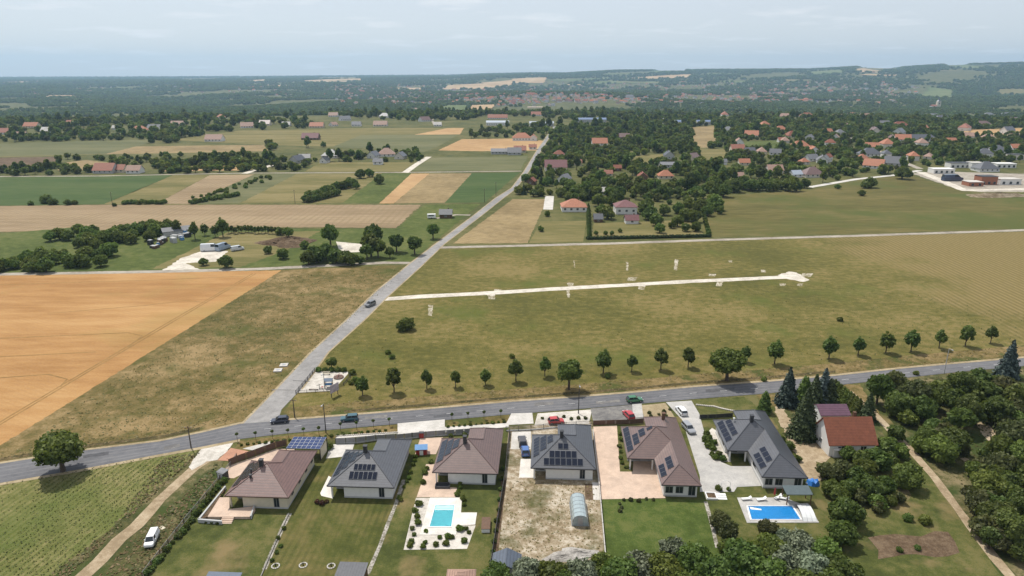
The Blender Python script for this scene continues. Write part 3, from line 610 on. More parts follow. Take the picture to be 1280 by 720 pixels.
def panels(h, axis, u0, u1, v0, v1, nu, nv, base=0.0, e=3.0, T=.597, blue=False):
    """panel grid on a roof slope: axis 'v' rises with v, 'u' rises with u (from base)"""
    du, dv = (u1-u0)/nu, (v1-v0)/nv; g = .05
    for i in range(nu):
        for j in range(nv):
            a0, a1, b0, b1 = u0+i*du+g/2, u0+(i+1)*du-g/2, v0+j*dv+g/2, v0+(j+1)*dv-g/2
            H = lambda u, v: e+T*((v if axis == 'v' else u)-base)+.13
            fr = MB().slab([(a0, b0, H(a0, b0)), (a1, b0, H(a1, b0)), (a1, b1, H(a1, b1)), (a0, b1, H(a0, b1))], .05)
            p = part('solar_panel', fr, M_alu_l if blue else M_alu, h)
            k = .035; c0, c1, d0, d1 = a0+k, a1-k, b0+k, b1-k
            cl = MB(); up = .006
            cl.slab([(c0, d0, H(c0, d0)+up), (c1, d0, H(c1, d0)+up), (c1, d1, H(c1, d1)+up), (c0, d1, H(c0, d1)+up)], .012)
            part('cell_sheet', cl, M_pane_b if blue else M_pane, p)
h1, r1 = bungalow('brown hip roofed bungalow with raised peach terrace and solar carport behind', (-55.0, 112.6), T_brown, M_wallc, W=12.5, L=17.0, a=4.2, T=.56)
chimney(r1, 5.3, 5.75, 5.9, 7.5); chimney(r1, 3.95, 3.4, 4.6, 5.5, w=.18); chimney(r1, 3.6, 4.6, 5.0, 6.0, w=.1)
for k in range(3): panels(h1, 'u', .35+1.45*k, 1.7+1.45*k, 2.4+1.35*k, 10.6-1.2*k, 1, 5-k, T=.56)
h2, r2 = bungalow('slate roofed bungalow with two panel rows on its front slope beside striped lawn', (-36.3, 115.9), T_slate, M_wallw)
panels(h2, 'v', 4.6, 8.95, 2.9, 4.1, 5, 1); panels(h2, 'v', 4.0, 9.6, 1.2, 2.7, 6, 1)
chimney(r2, 6.3, 6.5, 6.7, 8.2)
for k in range(4): panels(h2, 'u', .4+1.35*k, 1.65+1.35*k, 2.6+1.25*k, 11.3-1.3*k, 1, 5-k)
h3, r3 = bungalow('brown roofed bungalow with panels on its side slope above the turquoise pool', (-16.2, 120.7), T_brown2, M_wallw)
for k in range(3): panels(h3, 'u', .35+1.5*k, 1.75+1.5*k, 2.9+1.2*k, 11.4-1.3*k, 1, 6-k)
chimney(r3, 6.1, 5.9, 6.3, 8.0)
h4, r4 = bungalow('charcoal roofed bungalow with a stepped pyramid of panels beside bare yard', (3.8, 122.3), T_slate3, M_wallw)
panels(h4, 'v', 5.6, 7.8, 3.7, 4.9, 2, 1); panels(h4, 'v', 3.8, 9.5, 1.98, 3.4, 5, 1); panels(h4, 'v', 2.65, 10.75, .5, 1.92, 7, 1)
panels(h4, 'u', .45, 1.7, 3.5, 10.8, 1, 6); panels(h4, 'u', 1.85, 3.2, 4.5, 10.0, 1, 4); panels(h4, 'u', 3.35, 4.6, 6.1, 8.9, 1, 2)
chimney(r4, 6.4, 6.3, 6.6, 8.1)
h5, r5 = bungalow('brown roofed bungalow with long front wing beside wide peach court', (24.2, 125.9), T_brown2, M_wallw, b=5.6)
panels(h5, 'u', .22, 1.5, 2.1, 12.0, 1, 5); panels(h5, 'u', 1.7, 2.95, 3.45, 7.65, 1, 3); panels(h5, 'u', 3.1, 4.4, 5.5, 8.4, 1, 2); panels(h5, 'u', 4.75, 6.0, 6.6, 7.7, 1, 1)
panels(h5, 'u', 5.85, 7.0, -7.2, -3.0, 1, 3, base=5.6); panels(h5, 'u', 7.35, 8.6, -5.65, -1.5, 1, 3, base=5.6)
chimney(r5, 9.5, 13.6, 4.6, 6.6, M_wood)
h6, r6 = bungalow('charcoal roofed bungalow with long front wing beside the blue pool', (46.2, 129.1), T_slate2, M_wallw, b=4.3, W=13.4, Lf=9.9)
panels(h6, 'u', .3, 1.65, 3.0, 11.5, 1, 5); panels(h6, 'u', 1.85, 3.1, 4.1, 10.6, 1, 4)
panels(h6, 'u', 4.65, 5.9, -7.45, -2.1, 1, 3, base=4.3); panels(h6, 'u', 6.1, 7.3, -6.4, -1.1, 1, 3, base=4.3)
chimney(r6, 6.4, 6.3, 6.5, 8.1); chimney(r6, 3.4, 9.0, 5.0, 5.9, M_fascia, .12)

# ---- solar carport behind the brown house
c0 = un(*V1([(605, 157)])[0], 2.75); c1 = un(*V1([(822, 162)])[0], 2.75); c2 = un(*V1([(865, 85)])[0], 3.3); c3 = un(*V1([(655, 83)])[0], 3.3)
cp = thing('solar_carport', 'carport roofed with blue solar panels beside the garden fence', 'carport', (c0.x, c0.y, 0))
cs = [p-Vector((c0.x, c0.y, 0)) for p in (c0, c1, c2, c3)]
for p in cs: part('post', MB().box(p.x-.08, p.y-.08, 0, p.x+.08, p.y+.08, p.z-.12), M_dark, cp)
part('beam_frame', MB().slab([c-Vector((0, 0, .02)) for c in cs], .1), M_dark, cp)
part('wall', MB().prism([(cs[1].x-.2, cs[1].y+.3), (cs[1].x-.05, cs[1].y+.3), (cs[2].x-.05, cs[2].y-.3), (cs[2].x-.2, cs[2].y-.3)], 0, 2.6), M_wallc, cp)
for i in range(7):
    for j in range(4):
        def bl(a, b): return cs[0]*(1-a)*(1-b)+cs[1]*a*(1-b)+cs[2]*a*b+cs[3]*(1-a)*b
        q = [bl((i+s)/7, (j+t)/4) for s, t in ((.02, .02), (.98, .02), (.98, .98), (.02, .98))]
        p = part('solar_panel', MB().slab([v+Vector((0, 0, .06)) for v in q], .05), M_alu_l, cp)
        q = [bl((i+s)/7, (j+t)/4) for s, t in ((.045, .045), (.955, .045), (.955, .955), (.045, .955))]
        part('cell_sheet', MB().slab([v+Vector((0, 0, .066)) for v in q], .012), M_pane_b, p)
# ---- raised terrace of the brown house
def gpoly(L): return [(p.x, p.y) for p in (G(*q) for q in L)]
tp = gpoly(V1([(98, 612), (178, 487), (243, 487), (243, 562), (400, 545), (408, 560), (378, 612)]))
te = thing('raised_terrace', 'raised peach terrace with dark planter walls and steps at brown house', 'terrace', (tp[0][0], tp[0][1], 0))
loc2 = lambda P: [(a-tp[0][0], b-tp[0][1]) for a, b in P]
part('deck', MB().prism(loc2(tp), 0, .55), M_peach, te)
for L in ([(40, 632), (52, 632), (222, 418), (212, 418)], [(40, 636), (195, 648), (195, 640), (40, 628)], [(400, 540), (408, 540), (384, 612), (374, 612)]):
    part('planter_wall', MB().prism(loc2(gpoly(V1(L))), 0, .75), M_wallg, te)
part('planter_soil', MB().prism(loc2(gpoly(V1([(56, 630), (100, 614), (180, 487), (205, 450), (214, 430)]))), 0, .6), M_brown, te)
s0, s1 = G(*V1([(197, 612)])[0]), G(*V1([(272, 612)])[0])
for k in range(4):
    part('step', MB().box(s0.x-tp[0][0], s0.y-tp[0][1]-.35*(k+1), 0, s1.x-tp[0][0], s0.y-tp[0][1]-.35*k, .44-.12*k), M_peach, te)
# ---- gabled old house, shed and small roofs at the lower edge
def gable(name, label, cat, loc, rot, w, d, e, h, tile, wallm, ov=.4, group=None, wins=True, hip=False, mf=None, chim=True):
    """ridge along local x; w along x, d along y, centred"""
    t = thing(name, label, cat, loc, rot, group)
    body = MB(); T = (h-e)/(d/2)
    if hip: body.box(-w/2, -d/2, 0, w/2, d/2, e)
    else:
        body.add([(-w/2, -d/2, 0), (w/2, -d/2, 0), (w/2, d/2, 0), (-w/2, d/2, 0), (-w/2, -d/2, e), (w/2, -d/2, e), (w/2, d/2, e), (-w/2, d/2, e), (-w/2, 0, h-.04), (w/2, 0, h-.04)],
                 [(0, 3, 2, 1), (0, 1, 5, 4), (2, 3, 7, 6), (1, 2, 6, 9, 5), (3, 0, 4, 8, 7), (4, 5, 9, 8), (6, 7, 8, 9)])
    part('wall', body, wallm, t)
    W, D, E = w/2+ov, d/2+ov, e-ov*T+.03; Hh = h+.03
    if hip:
        k = min(D*(Hh-E)/(Hh-E), W-.3) if w > d else W-.05; k = min(D, W-.05)
        A, B = (-W+k, 0, Hh), (W-k, 0, Hh); P = [(-W, -D, E), (W, -D, E), (W, D, E), (-W, D, E)]
        fs = [(P[0], P[1], B, A), (P[1], P[2], B), (P[2], P[3], A, B), (P[3], P[0], A)]
    else:
        A, B = (-W, 0, Hh), (W, 0, Hh)
        fs = [((-W, -D, E), (W, -D, E), B, A), ((W, D, E), (-W, D, E), A, B)]
    rf = MB()
    for f in fs: rf.slab(f, .14)
    roof = part('roof', rf, tile, t)
    if chim: part('chimney', MB().box(w*.2-.3, d*.12-.3, h-(.12*d)*T-.3, w*.2+.3, d*.12+.3, h+.7), M_wood, roof)
    if wins:
        n = max(1, int(w/3.6))
        for i in range(n):
            add_window(t, (-w/2+w*(i+.5)/n, -d/2), min(1.4, w/n*.5), min(1.4, e*.5), 0, -1, mf or M_whitef, z0=e*.32)
        add_window(t, (-w/2, d*.05), 1.3, 1.2, 1, -1, mf or M_whitef, z0=e*.32)
    return t
p = un(*V7([(345, 475)])[0], 3.2); q = un(*V7([(622, 472)])[0], 3.2); dv = q-p; ra = math.atan2(dv.y, dv.x)
ctr = (p+q)/2+Vector((-math.sin(ra), math.cos(ra), 0))*4.2
t7 = gable('old_house', 'old white gabled house with steep red tiled roof among trees', 'house', (ctr.x, ctr.y, 0), ra, dv.length-.8, 7.6, 3.4, 7.6, T_red, M_wallw, .45)
l = thing('lean_to', 'small pale roofed lean-to against the old white house', 'shed', G(*V7([(405, 548)])[0]), ra)
part('wall', MB().box(-1.5, 0, 0, 1.7, 1.6, 2.0), M_wallw, l); part('roof', MB().slab([(-1.7, -.3, 1.9), (1.9, -.3, 1.9), (1.9, 1.7, 2.5), (-1.7, 1.7, 2.5)], .08), M_conc, l)
p = un(*V7([(318, 308)])[0], 2.8); q = un(*V7([(440, 304)])[0], 2.8)
ctr = (p+q)/2+Vector((0, 2.6, 0))
gable('garage', 'low shed with plum coloured roof behind the old house', 'shed', (ctr.x, ctr.y, 0), R(1), (q-p).length+1.4, 5.4, 2.8, 4.2, T_plum, M_wallw, .3, chim=False)
p = un(633, 698, 2.9); gable('garden_house', 'small slate blue gabled garden house beside the willows', 'shed', (p.x, p.y, 0), R(86), 3.9, 4.4, 2.2, 3.3, rooftile('roof_blue_slate', (.062, .078, .105)), M_wallw, .25, chim=False, wins=False)
p = un(576, 716, 2.9); gable('garden_house', 'small brown hipped garden house at the lower lawn end', 'shed', (p.x, p.y, 0), 0, 4.2, 3.4, 2.1, 3.1, T_tan, M_wood, .3, chim=False, wins=False, hip=True)
p = un(438, 716, 2.4); t = thing('garden_shed', 'flat grey roofed garden shed at the striped lawn end', 'shed', (p.x, p.y, 0), -PA)
part('wall', MB().box(-2.2, -3, 0, 2.2, 2.2, 2.2), M_wood, t)
for i in range(10): part('roof_sheet', MB().slab([(-2.4+.48*i, -3.2, 2.25), (-1.94+.48*i, -3.2, 2.25), (-1.94+.48*i, 2.4, 2.55), (-2.4+.48*i, 2.4, 2.55)], .05), plain('dark_sheet', (.085, .088, .098), .6), t)
p = un(278, 722, 2.3); t = thing('garden_shed', 'blue grey roofed garden shed at the patched lawn end', 'shed', (p.x, p.y, 0), -PA)
part('wall', MB().box(-2.6, -2, 0, 2.6, 1, 2.0), M_wallg, t); part('roof', MB().slab([(-2.8, -2.2, 2.1), (2.8, -2.2, 2.1), (2.8, 1.2, 2.4), (-2.8, 1.2, 2.4)], .08), plain('roof_bluegrey', (.075, .10, .145), .6), t)
# dark box by the path
p = G(*V1([(200, 345)])[0]); t = thing('bin_store', 'small dark bin store with grey lid at the paved court', 'shed', p, R(-25))
part('body', MB().box(-.9, -.7, 0, .9, .7, 1.5), M_dark, t); part('lid', MB().slab([(-1, -.8, 1.52), (1, -.8, 1.52), (1, .8, 1.72), (-1, .8, 1.72)], .06), T_grey, t); part('door', MB().box(-.7, -.73, .1, .7, -.7, 1.4), M_wallg, t)

# ---- pools
def pool(label, deck, water, col, mat):
    P = gpoly(deck); o = P[0]; t = thing('swimming_pool', label, 'pool', (o[0], o[1], 0))
    q = [(a-o[0], b-o[1]) for a, b in gpoly(water)]; dk = [(a-o[0], b-o[1]) for a, b in P]
    cx = sum(a for a, b in q)/4; cy = sum(b for a, b in q)/4
    part('deck', MB().prism(dk, 0, .12), mat, t)
    big = [(cx+(a-cx)*1.07, cy+(b-cy)*1.07) for a, b in q]
    cop = MB()
    for i in range(4):
        j = (i+1) % 4; cop.prism([q[i], q[j], big[j], big[i]], .12, .20)
    part('coping', cop, M_whitef, t)
    part('basin', MB().prism(q, .1, .135), plain('pool_liner_'+label[:5], col, .35, var=.05), t)
    w = part('water', MB().prism([(cx+(a-cx)*.995, cy+(b-cy)*.995) for a, b in q], .136, .15), M_water, t)
    return t, q
M_water, nt, b_ = newmat('pool_water')
b_.inputs['Base Color'].default_value = (.62, .93, .97, 1); b_.inputs['Roughness'].default_value = .08; b_.inputs['Transmission Weight'].default_value = 1; b_.inputs['IOR'].default_value = 1.15
bp = nd(nt, 'ShaderNodeBump'); bp.inputs['Strength'].default_value = .08; nt.links.new(noise(nt, pos(nt), 2.5, 3), bp.inputs['Height']); nt.links.new(bp.outputs[0], b_.inputs['Normal'])
tA, qA = pool('turquoise swimming pool with white stone surround', V3([(150, 410), (310, 410), (305, 485), (385, 485), (376, 545), (292, 550), (280, 596), (98, 596)]), V3([(178, 450), (272, 450), (256, 556), (148, 556)]), (.36, .74, .76), M_white_pav)
for k in range(3):
    a = [(q[0], q[1]) for q in qA]; y1 = a[0][1]-.5*k-.1
    part('step', MB().box(a[0][0]-.05*k+.1, y1-.4, .151, a[1][0]-.1, y1, .156), plain('pool_step', (.45, .72, .74), .4), tA)
tB, qB = pool('bright blue swimming pool with grey deck beside the pergola', V6([(245, 530), (480, 530), (560, 560), (600, 558), (655, 655), (295, 656)]), V6([(300, 574), (518, 574), (562, 640), (318, 640)]), (.06, .36, .82), M_grey_pav)
p = G(*V6([(305, 576)])[0]); part('entry_slide', MB().slab([(qB[0][0]+.2, qB[0][1]-.2, .16), (qB[0][0]+2.2, qB[0][1]-.9, .16), (qB[0][0]+2.2, qB[0][1]-1.3, .16), (qB[0][0]+.2, qB[0][1]-1.0, .16)], .004), M_whitef, tB)
# folded pool cover: arched clear segments
P = gpoly(V6([(575, 650), (645, 650), (600, 562), (535, 565)])); o = P[0]
t = thing('pool_cover', 'folded arched translucent pool cover beside the blue pool', 'pool cover', (o[0], o[1], .12))
ax = Vector((P[1][0]-P[0][0], P[1][1]-P[0][1], 0)); ay = Vector((P[3][0]-P[0][0], P[3][1]-P[0][1], 0))
M_poly = plain('polycarbonate', (.62, .63, .62), .25, var=.05, spec=.6)
for k in range(3):
    vs = []; f0, f1 = k/3, (k+1)/3-.01; N = 9; hh = .75-.1*k
    for f in (f0, f1):
        for i in range(N):
            a = i/(N-1); v = ax*f+ay*a; vs.append((v.x, v.y, .02+hh*math.sin(math.pi*a)**.6))
    part('segment', MB().add(vs, [(i, i+1, N+i+1, N+i) for i in range(N-1)]), M_poly, t)
    for f in (f0,):
        pts = [tuple(Vector(vs[i])+Vector((0, 0, .02))) for i in range(N)]; part('rib', MB().tube(pts, [.04]*N, 5), M_alu_l, t)
# pergola
c = [un(*a, 2.5) for a in V6([(495, 513), (626, 513), (600, 474), (468, 474)])]; o = c[0]
t = thing('pergola', 'slate roofed pergola with posts beside the blue pool', 'pergola', (o.x, o.y, 0))
cc = [v-Vector((o.x, o.y, 0)) for v in c]
part('roof', MB().slab([v+Vector((0, 0, .0 if i < 2 else .35)) for i, v in enumerate(cc)], .14), plain('pergola_roof', (.075, .10, .105), .5), t)
ctrp = sum(cc, Vector())/4
for v in cc:
    v = v*.9+ctrp*.1; part('post', MB().box(v.x-.08, v.y-.08, 0, v.x+.08, v.y+.08, 2.4), M_wood, t)
# greenhouse
P = [un(*a, 0) for a in zz((600, 490), 3.13, [(360, 525), (424, 525), (418, 440), (362, 440)])]; o = P[0]
t = thing('greenhouse', 'arched translucent greenhouse tunnel in the bare yard', 'greenhouse', (o.x, o.y, 0), -R(1))
gw, gl_ = P[1].x-P[0].x, 7.2; N = 9
M_ghp = plain('greenhouse_sheet', (.30, .36, .37), .2, var=.1, spec=.6)
arc = lambda a: (gw*(1-math.cos(math.pi*a))/2, .9*min(1, a*6, (1-a)*6)+1.4*math.sin(math.pi*a)**.8)
for k in range(6):
    y0, y1 = gl_*k/6+.02, gl_*(k+1)/6-.02
    part('arch_sheet', MB().add([(arc(i/(N-1))[0], y, arc(i/(N-1))[1]) for y in (y0, y1) for i in range(N)], [(i, i+1, N+i+1, N+i) for i in range(N-1)]), M_ghp, t)
for k in range(7):
    part('hoop', MB().tube([(arc(i/(N-1))[0], gl_*k/6, arc(i/(N-1))[1]+.02) for i in range(N)], [.035]*N, 5), M_alu_l, t)
part('end_panel', MB().add([(arc(i/(N-1))[0], .03, arc(i/(N-1))[1]) for i in range(N)], [tuple(range(N))]), M_ghp, t)
part('door', MB().box(gw/2-.45, -.03, .05, gw/2+.45, .02, 1.9), M_alu_l, t)
part('base_frame', MB().box(-.05, -.05, 0, gw+.05, .0, .15).box(-.05, gl_, 0, gw+.05, gl_+.05, .15).box(-.08, 0, 0, -.02, gl_, .15).box(gw+.02, 0, 0, gw+.08, gl_, .15), M_chrome, t)
# ---- fences
def fence(label, pxs, h, mat, pm, plen=2.5, gap=.06, slats=0, world=False, name='garden_fence', th=.05, solid=True, base=None):
    P = [Vector(p) if world else G(*p) for p in pxs]; o = P[0]
    t = thing(name, label, 'fence', (o.x, o.y, 0))
    for a, b in zip(P, P[1:]):
        L = (b-a).length; n = max(1, round(L/plen)); d = (b-a)/n; r = math.atan2(d.y, d.x); l = d.length
        for i in range(n):
            q = a+d*i-Vector((o.x, o.y, 0)); mb = MB()
            if solid: mb.box(gap+.05, -th/2, .08, l-gap-.05, th/2, h-.06)
            else:
                mb.box(gap, -.02, .1, l-gap, .02, .16).box(gap, -.02, h-.12, l-gap, .02, h-.06)
                k = int(l/.22)
                for s in range(1, k): mb.box(s*l/k-.025, -.012, .16, s*l/k+.025, .012, h-.12)
            pn = part('panel', mb, mat, t); pn.location = q; pn.rotation_euler = (0, 0, r)
            po = part('post', MB().box(-.06, -.06, 0, .06, .06, h), pm, t); po.location = q; po.rotation_euler = (0, 0, r)
            if base: bb = part('base_wall', MB().box(.06, -.1, 0, l-.06, .1, .3), base, t); bb.location = q; bb.rotation_euler = (0, 0, r)
        po = part('post', MB().box(-.06, -.06, 0, .06, .06, h), pm, t); po.location = b-Vector((o.x, o.y, 0)); po.rotation_euler = (0, 0, r)
    return t
M_fbrown = plain('fence_brown', (.105, .062, .045), .7, var=.25, sc=3); M_fgrey = plain('fence_grey', (.23, .23, .235), .6, var=.2); M_fsteel = plain('fence_steel', (.05, .052, .056), .5)
fence('brown panel fence curving round the peach court', V1([(240, 270), (290, 248), (350, 226), (410, 205), (470, 182), (540, 158), (610, 140)]), 1.7, M_fbrown, M_wood)
fence('pale panel fence with dark posts in front of the slate bungalow', V2([(178, 208), (330, 205), (480, 184), (630, 180), (755, 168)]), 1.5, M_fgrey, M_fsteel, base=M_wallg)
fence('pale panel fence beside the white concrete apron', V3([(60, 112), (130, 105), (230, 98), (320, 92), (420, 84)]), 1.5, M_fgrey, M_fsteel, base=M_wallg)
fence('open steel picket fence behind the white ramp', V4([(75, 175), (262, 168), (450, 150), (600, 140), (712, 132)]), 1.4, M_fsteel, M_fsteel, solid=False, base=M_wallg)
fence('brown timber fence with gate at the worn forecourt', V5([(5, 165), (90, 162), (150, 160), (240, 158), (330, 150)]), 1.4, M_fbrown, M_wood)
fence('dark slatted fence beside the grey paved drive', V6([(58, 135), (140, 132), (222, 126)]), 1.2, M_dark, M_dark)
fence('thin wire fence along the weedy strip', [(178, 722), (230, 655), (275, 600), (296, 572)], 1.1, M_fgrey, M_wood, solid=False, plen=3)
fence('low grey kerb wall between two mown lawns', [(326, 722), (345, 678), (361, 643)], .35, plain('kerb_grey', (.24, .23, .21), .85), plain('kerb_grey', (.24, .23, .21), .85), plen=4, th=.14)
fence('dark screen fence between turquoise pool garden and bare yard', [(610, 730), (622, 652), (631, 598), (637, 540)], 1.3, M_fsteel, M_fsteel)
fence('low concrete wall between bare yard and peach court', [(757, 700), (749, 610), (741, 540)], .9, M_conc, M_conc, th=.15, plen=3)
# ---- small garden things
def clutter_box(name, label, cat, px, py, w, d, h, mat, lidm=None, rot=0.0):
    t = thing(name, label, cat, G(px, py), rot)
    part('body', MB().box(-w/2, -d/2, 0, w/2, d/2, h), mat, t); part('lid', MB().box(-w/2-.06, -d/2-.06, h, w/2+.06, d/2+.06, h+.09), lidm or mat, t); return t
M_redp = plain('red_plastic', (.30, .035, .03), .5); M_bluep = plain('blue_plastic', (.10, .25, .48), .5); M_blue_t = plain('blue_tarp', (.03, .17, .50), .5)
t = thing('play_house', 'small red play house with pale blue roof on peach court', 'play house', G(*V3([(108, 185)])[0]), .1)
part('body', MB().box(-1.2, -1, 0, 1.2, 1, 1.5), M_redp, t); part('roof', MB().slab([(-1.4, -1.2, 1.5), (1.4, -1.2, 1.5), (1.4, 0, 2.1), (-1.4, 0, 2.1)], .06).slab([(-1.4, 0, 2.1), (1.4, 0, 2.1), (1.4, 1.2, 1.5), (-1.4, 1.2, 1.5)], .06), M_bluep, t); part('door', MB().box(-.4, -1.03, .05, .4, -1.0, 1.2), M_whitef, t)
clutter_box('refuse_bin', 'dark red bin box beside the pale panel fence', 'bin', *V3([(108, 108)])[0], 1.0, .8, 1.3, M_redp, M_dark)
clutter_box('garden_box', 'white garden box with brown lid beside the dark screen fence', 'box', *V3([(430, 555)])[0], 1.5, 3.4, .8, M_whitef, M_wood)
t = thing('outdoor_sofa', 'black outdoor sofa set on peach terrace', 'sofa', G(*V3([(213, 358)])[0]), 0)
part('seat', MB().box(-1.3, -.5, 0, 1.3, .4, .45), M_dark, t); part('backrest', MB().box(-1.3, .4, 0, 1.3, .6, .9), M_dark, t)
for s in (-1, 1): part('armrest', MB().box(s*1.4-.1, -.5, 0, s*1.4+.1, .6, .65), M_dark, t)
t = thing('parasol', 'closed red parasol beside the blue pool', 'parasol', G(*V6([(430, 535)])[0]))
part('pole', MB().tube([(0, 0, .0), (0, 0, 2.6)], [.03, .03]), M_wood, t); part('canopy', MB().tube([(0, 0, .9), (0, 0, 1.2), (0, 0, 2.2), (0, 0, 2.65)], [.06, .22, .16, .03], 8), M_redp, t); part('base', MB().tube([(0, 0, 0), (0, 0, .1)], [.3, .3], 10), M_dark, t)
for i, (x, y, r_) in enumerate([(365, 545, .2), (450, 535, .5), (478, 540, -.3), (290, 542, .1)]):
    t = thing('sun_lounger', 'white sun lounger on the deck of the blue pool', 'lounger', G(*V6([(x, y)])[0])+Vector((0, 0, .12)), r_, 'loungers by the blue pool')
    part('seat', MB().box(-.9, -.3, .28, .5, .3, .38), M_whitef, t); part('backrest', MB().slab([(.5, -.3, .38), (1.0, -.3, .75), (1.0, .3, .75), (.5, .3, .38)], .08), M_whitef, t)
    for a in (-.8, .4):
        for b in (-.25, .25): part('leg', MB().box(a-.04, b-.04, 0, a+.04, b+.04, .28), M_alu_l, t)
t = thing('tarp_pile', 'heap under a crumpled bright blue tarpaulin', 'tarp', G(*V6([(625, 460)])[0]))
vs = [(0, 0, 1.1)]+[((1.0+.25*math.sin(3*a))*math.cos(a), (1.0+.25*math.sin(3*a))*math.sin(a)*.8, .85+.2*math.sin(5*a)) for a in [k*.5236 for k in range(12)]]+[(1.35*math.cos(a), 1.1*math.sin(a), 0) for a in [k*.5236 for k in range(12)]]
part('sheet', MB().add(vs, [(0, 1+i, 1+(i+1) % 12) for i in range(12)]+[(1+i, 13+i, 13+(i+1) % 12, 1+(i+1) % 12) for i in range(12)]), M_blue_t, t)
part('weight', MB().box(-1.5, -.2, 0, -1.2, .2, .25), M_wallg, t)
t = thing('garden_arch', 'thin white garden arch over the paved steps', 'arch', G(*V6([(185, 497)])[0]), 0)
for s in (-1, 1): part('post', MB().tube([(s*.9, 0, 0), (s*.9, 0, 1.8)], [.05, .05]), M_whitef, t)
part('hoop', MB().tube([(.9*math.cos(a), 0, 1.8+.7*math.sin(a)) for a in [math.pi*k/8 for k in range(9)]], [.05]*9), M_whitef, t)
st = thing('garden_steps', 'white rendered garden steps with sunken planter', 'steps', G(*V6([(95, 540)])[0]), -PA)
for k in range(3): part('step', MB().box(2.2, .2+.6*k, 0, 4.0, .8+.6*k, .1+.1*k), M_whitef, st)
part('planter', MB().box(0, 0, 0, 2.1, .2, .4).box(0, .2, 0, .2, 2.2, .4).box(1.9, .2, 0, 2.1, 2.2, .4).box(.2, 2.0, 0, 1.9, 2.2, .4), M_whitef, st); part('soil', MB().box(.2, .2, 0, 1.9, 2.0, .25), M_brown, st)
for i, (x, y) in enumerate([(344.5, 708), (379, 707), (414, 708)]):
    t = thing('ring_planter', 'white stone ring with a small plant on the striped lawn', 'planter', G(x, y), 0, 'stone rings on the striped lawn')
    for k in range(10):
        a = 2*math.pi*k/10; part('stone', MB().box(-.16, -.1, 0, .16, .1, .16), M_conc, t).location = (.62*math.cos(a), .62*math.sin(a), 0); t.children[-1].rotation_euler = (0, 0, a+math.pi/2)
    part('plant', MB().tube([(0, 0, 0), (.02, 0, .9)], [.12, .03], 5), leafmat('leaf_small', (.02, .035, .008), (.05, .08, .02)), t)
for i, (x, y) in enumerate([(347.5, 463.5), (355, 457)]):
    t = thing('manhole_slab', 'white concrete shaft cover in the grass beside the side road', 'slab', G(x, y), .1, 'concrete shaft covers')
    part('slab', MB().box(-1.1, -1.0, 0, 1.1, 1.0, .35), M_conc, t); part('lid', MB().tube([(0, 0, .35), (0, 0, .42)], [.5, .5], 10), M_chrome, t)
# rubble mound in the bare yard
def mound(name, label, px, py, rx, ry, h, mat, seed=1):
    c = G(px, py); rr = random.Random(seed); vs = []; N, K = 26, 9
    for j in range(K+1):
        f = j/K
        for i in range(N):
            a = 2*math.pi*i/N; w = 1+.22*math.sin(3*a+seed)+rr.uniform(-.08, .08)
            z = h*(1-f**1.3)*(1+rr.uniform(-.18, .18)); vs.append((rx*f*w*math.cos(a), ry*f*w*math.sin(a), max(0, z) if j < K else -.05))
    o = link(name, MB().add(vs, [(j*N+i, j*N+(i+1) % N, (j+1)*N+(i+1) % N, (j+1)*N+i) for j in range(K) for i in range(N)]).mesh(name, mat))
    o.location = c; return tag(o, label, 'heap')
mound('gravel_heap', 'pale grey gravel heap beside the garden house', 724, 693, 3.4, 2.0, .7, field('pale_rubble', [(.30, .28, .25), (.40, .375, .34), (.50, .47, .43)], .3, 1.5, 6.0, bump=.8), 1)
mound('rubble_heap', 'low heap of broken concrete and sand in the bare yard', 704, 697, 3.6, 1.5, .5, field('grey_rubble', [(.24, .22, .20), (.36, .335, .30), (.46, .43, .39)], .3, 1.5, 6.0, bump=.8), 3)
mound('earth_heap', 'brown earth heap between the far bushes', 361, 304, 14, 9, 3.2, M_brown, 5)
mound('earth_heap', 'low dug earth mound at the building site edge', 1250, 245, 26, 7, 2.2, field('spoil_earth', [(.12, .09, .05), (.20, .155, .10), (.30, .25, .18)], .1, .5, 2.0, bump=.8), 8)
# ---- playground at the junction
pp = gpoly(V8 := zz((340, 440), 7.2, [(235, 368), (545, 352), (700, 180), (393, 175)])); o = pp[0]
sheet('playground_pad', V8, M_gravel_w, .05, 'pale gravel playground pad at the road junction')
fence('thin post and rail fence beside the playground pad', zz((340, 440), 7.2, [(215, 378), (300, 280), (385, 175)]), 1.1, M_fsteel, M_fsteel, solid=False, plen=2)
fence('low mesh fence along the front of the playground pad', zz((340, 440), 7.2, [(240, 372), (390, 362), (545, 354), (645, 300), (705, 230)]), .9, M_fsteel, M_fsteel, solid=False, plen=2.5)
K8 = lambda x, y: G(340+x/7.2, 440+y/7.2)
t = thing('exercise_machine', 'dark metal exercise trainer on the playground pad', 'trainer', K8(428, 335), .4)
part('post', MB().tube([(0, 0, 0), (0, 0, 1.6)], [.08, .06]), M_dark, t); part('arm', MB().tube([(-.7, 0, 1.2), (.6, 0, 1.4)], [.05, .05]), M_dark, t); part('seat', MB().box(.5, -.25, .5, 1.0, .25, .6), M_redp, t); part('foot_bar', MB().tube([(-.9, 0, .1), (.9, 0, .1)], [.06, .06]), M_dark, t); part('seat_stem', MB().tube([(.1, 0, .3), (.75, 0, .5)], [.05, .05]), M_dark, t)
t = thing('climbing_tower', 'blue grey play tower on the playground pad', 'play tower', K8(515, 318), .1)
for a in (-.9, .9):
    for b in (-.7, .7): part('post', MB().box(a-.06, b-.06, 0, a+.06, b+.06, 2.1), M_wood, t)
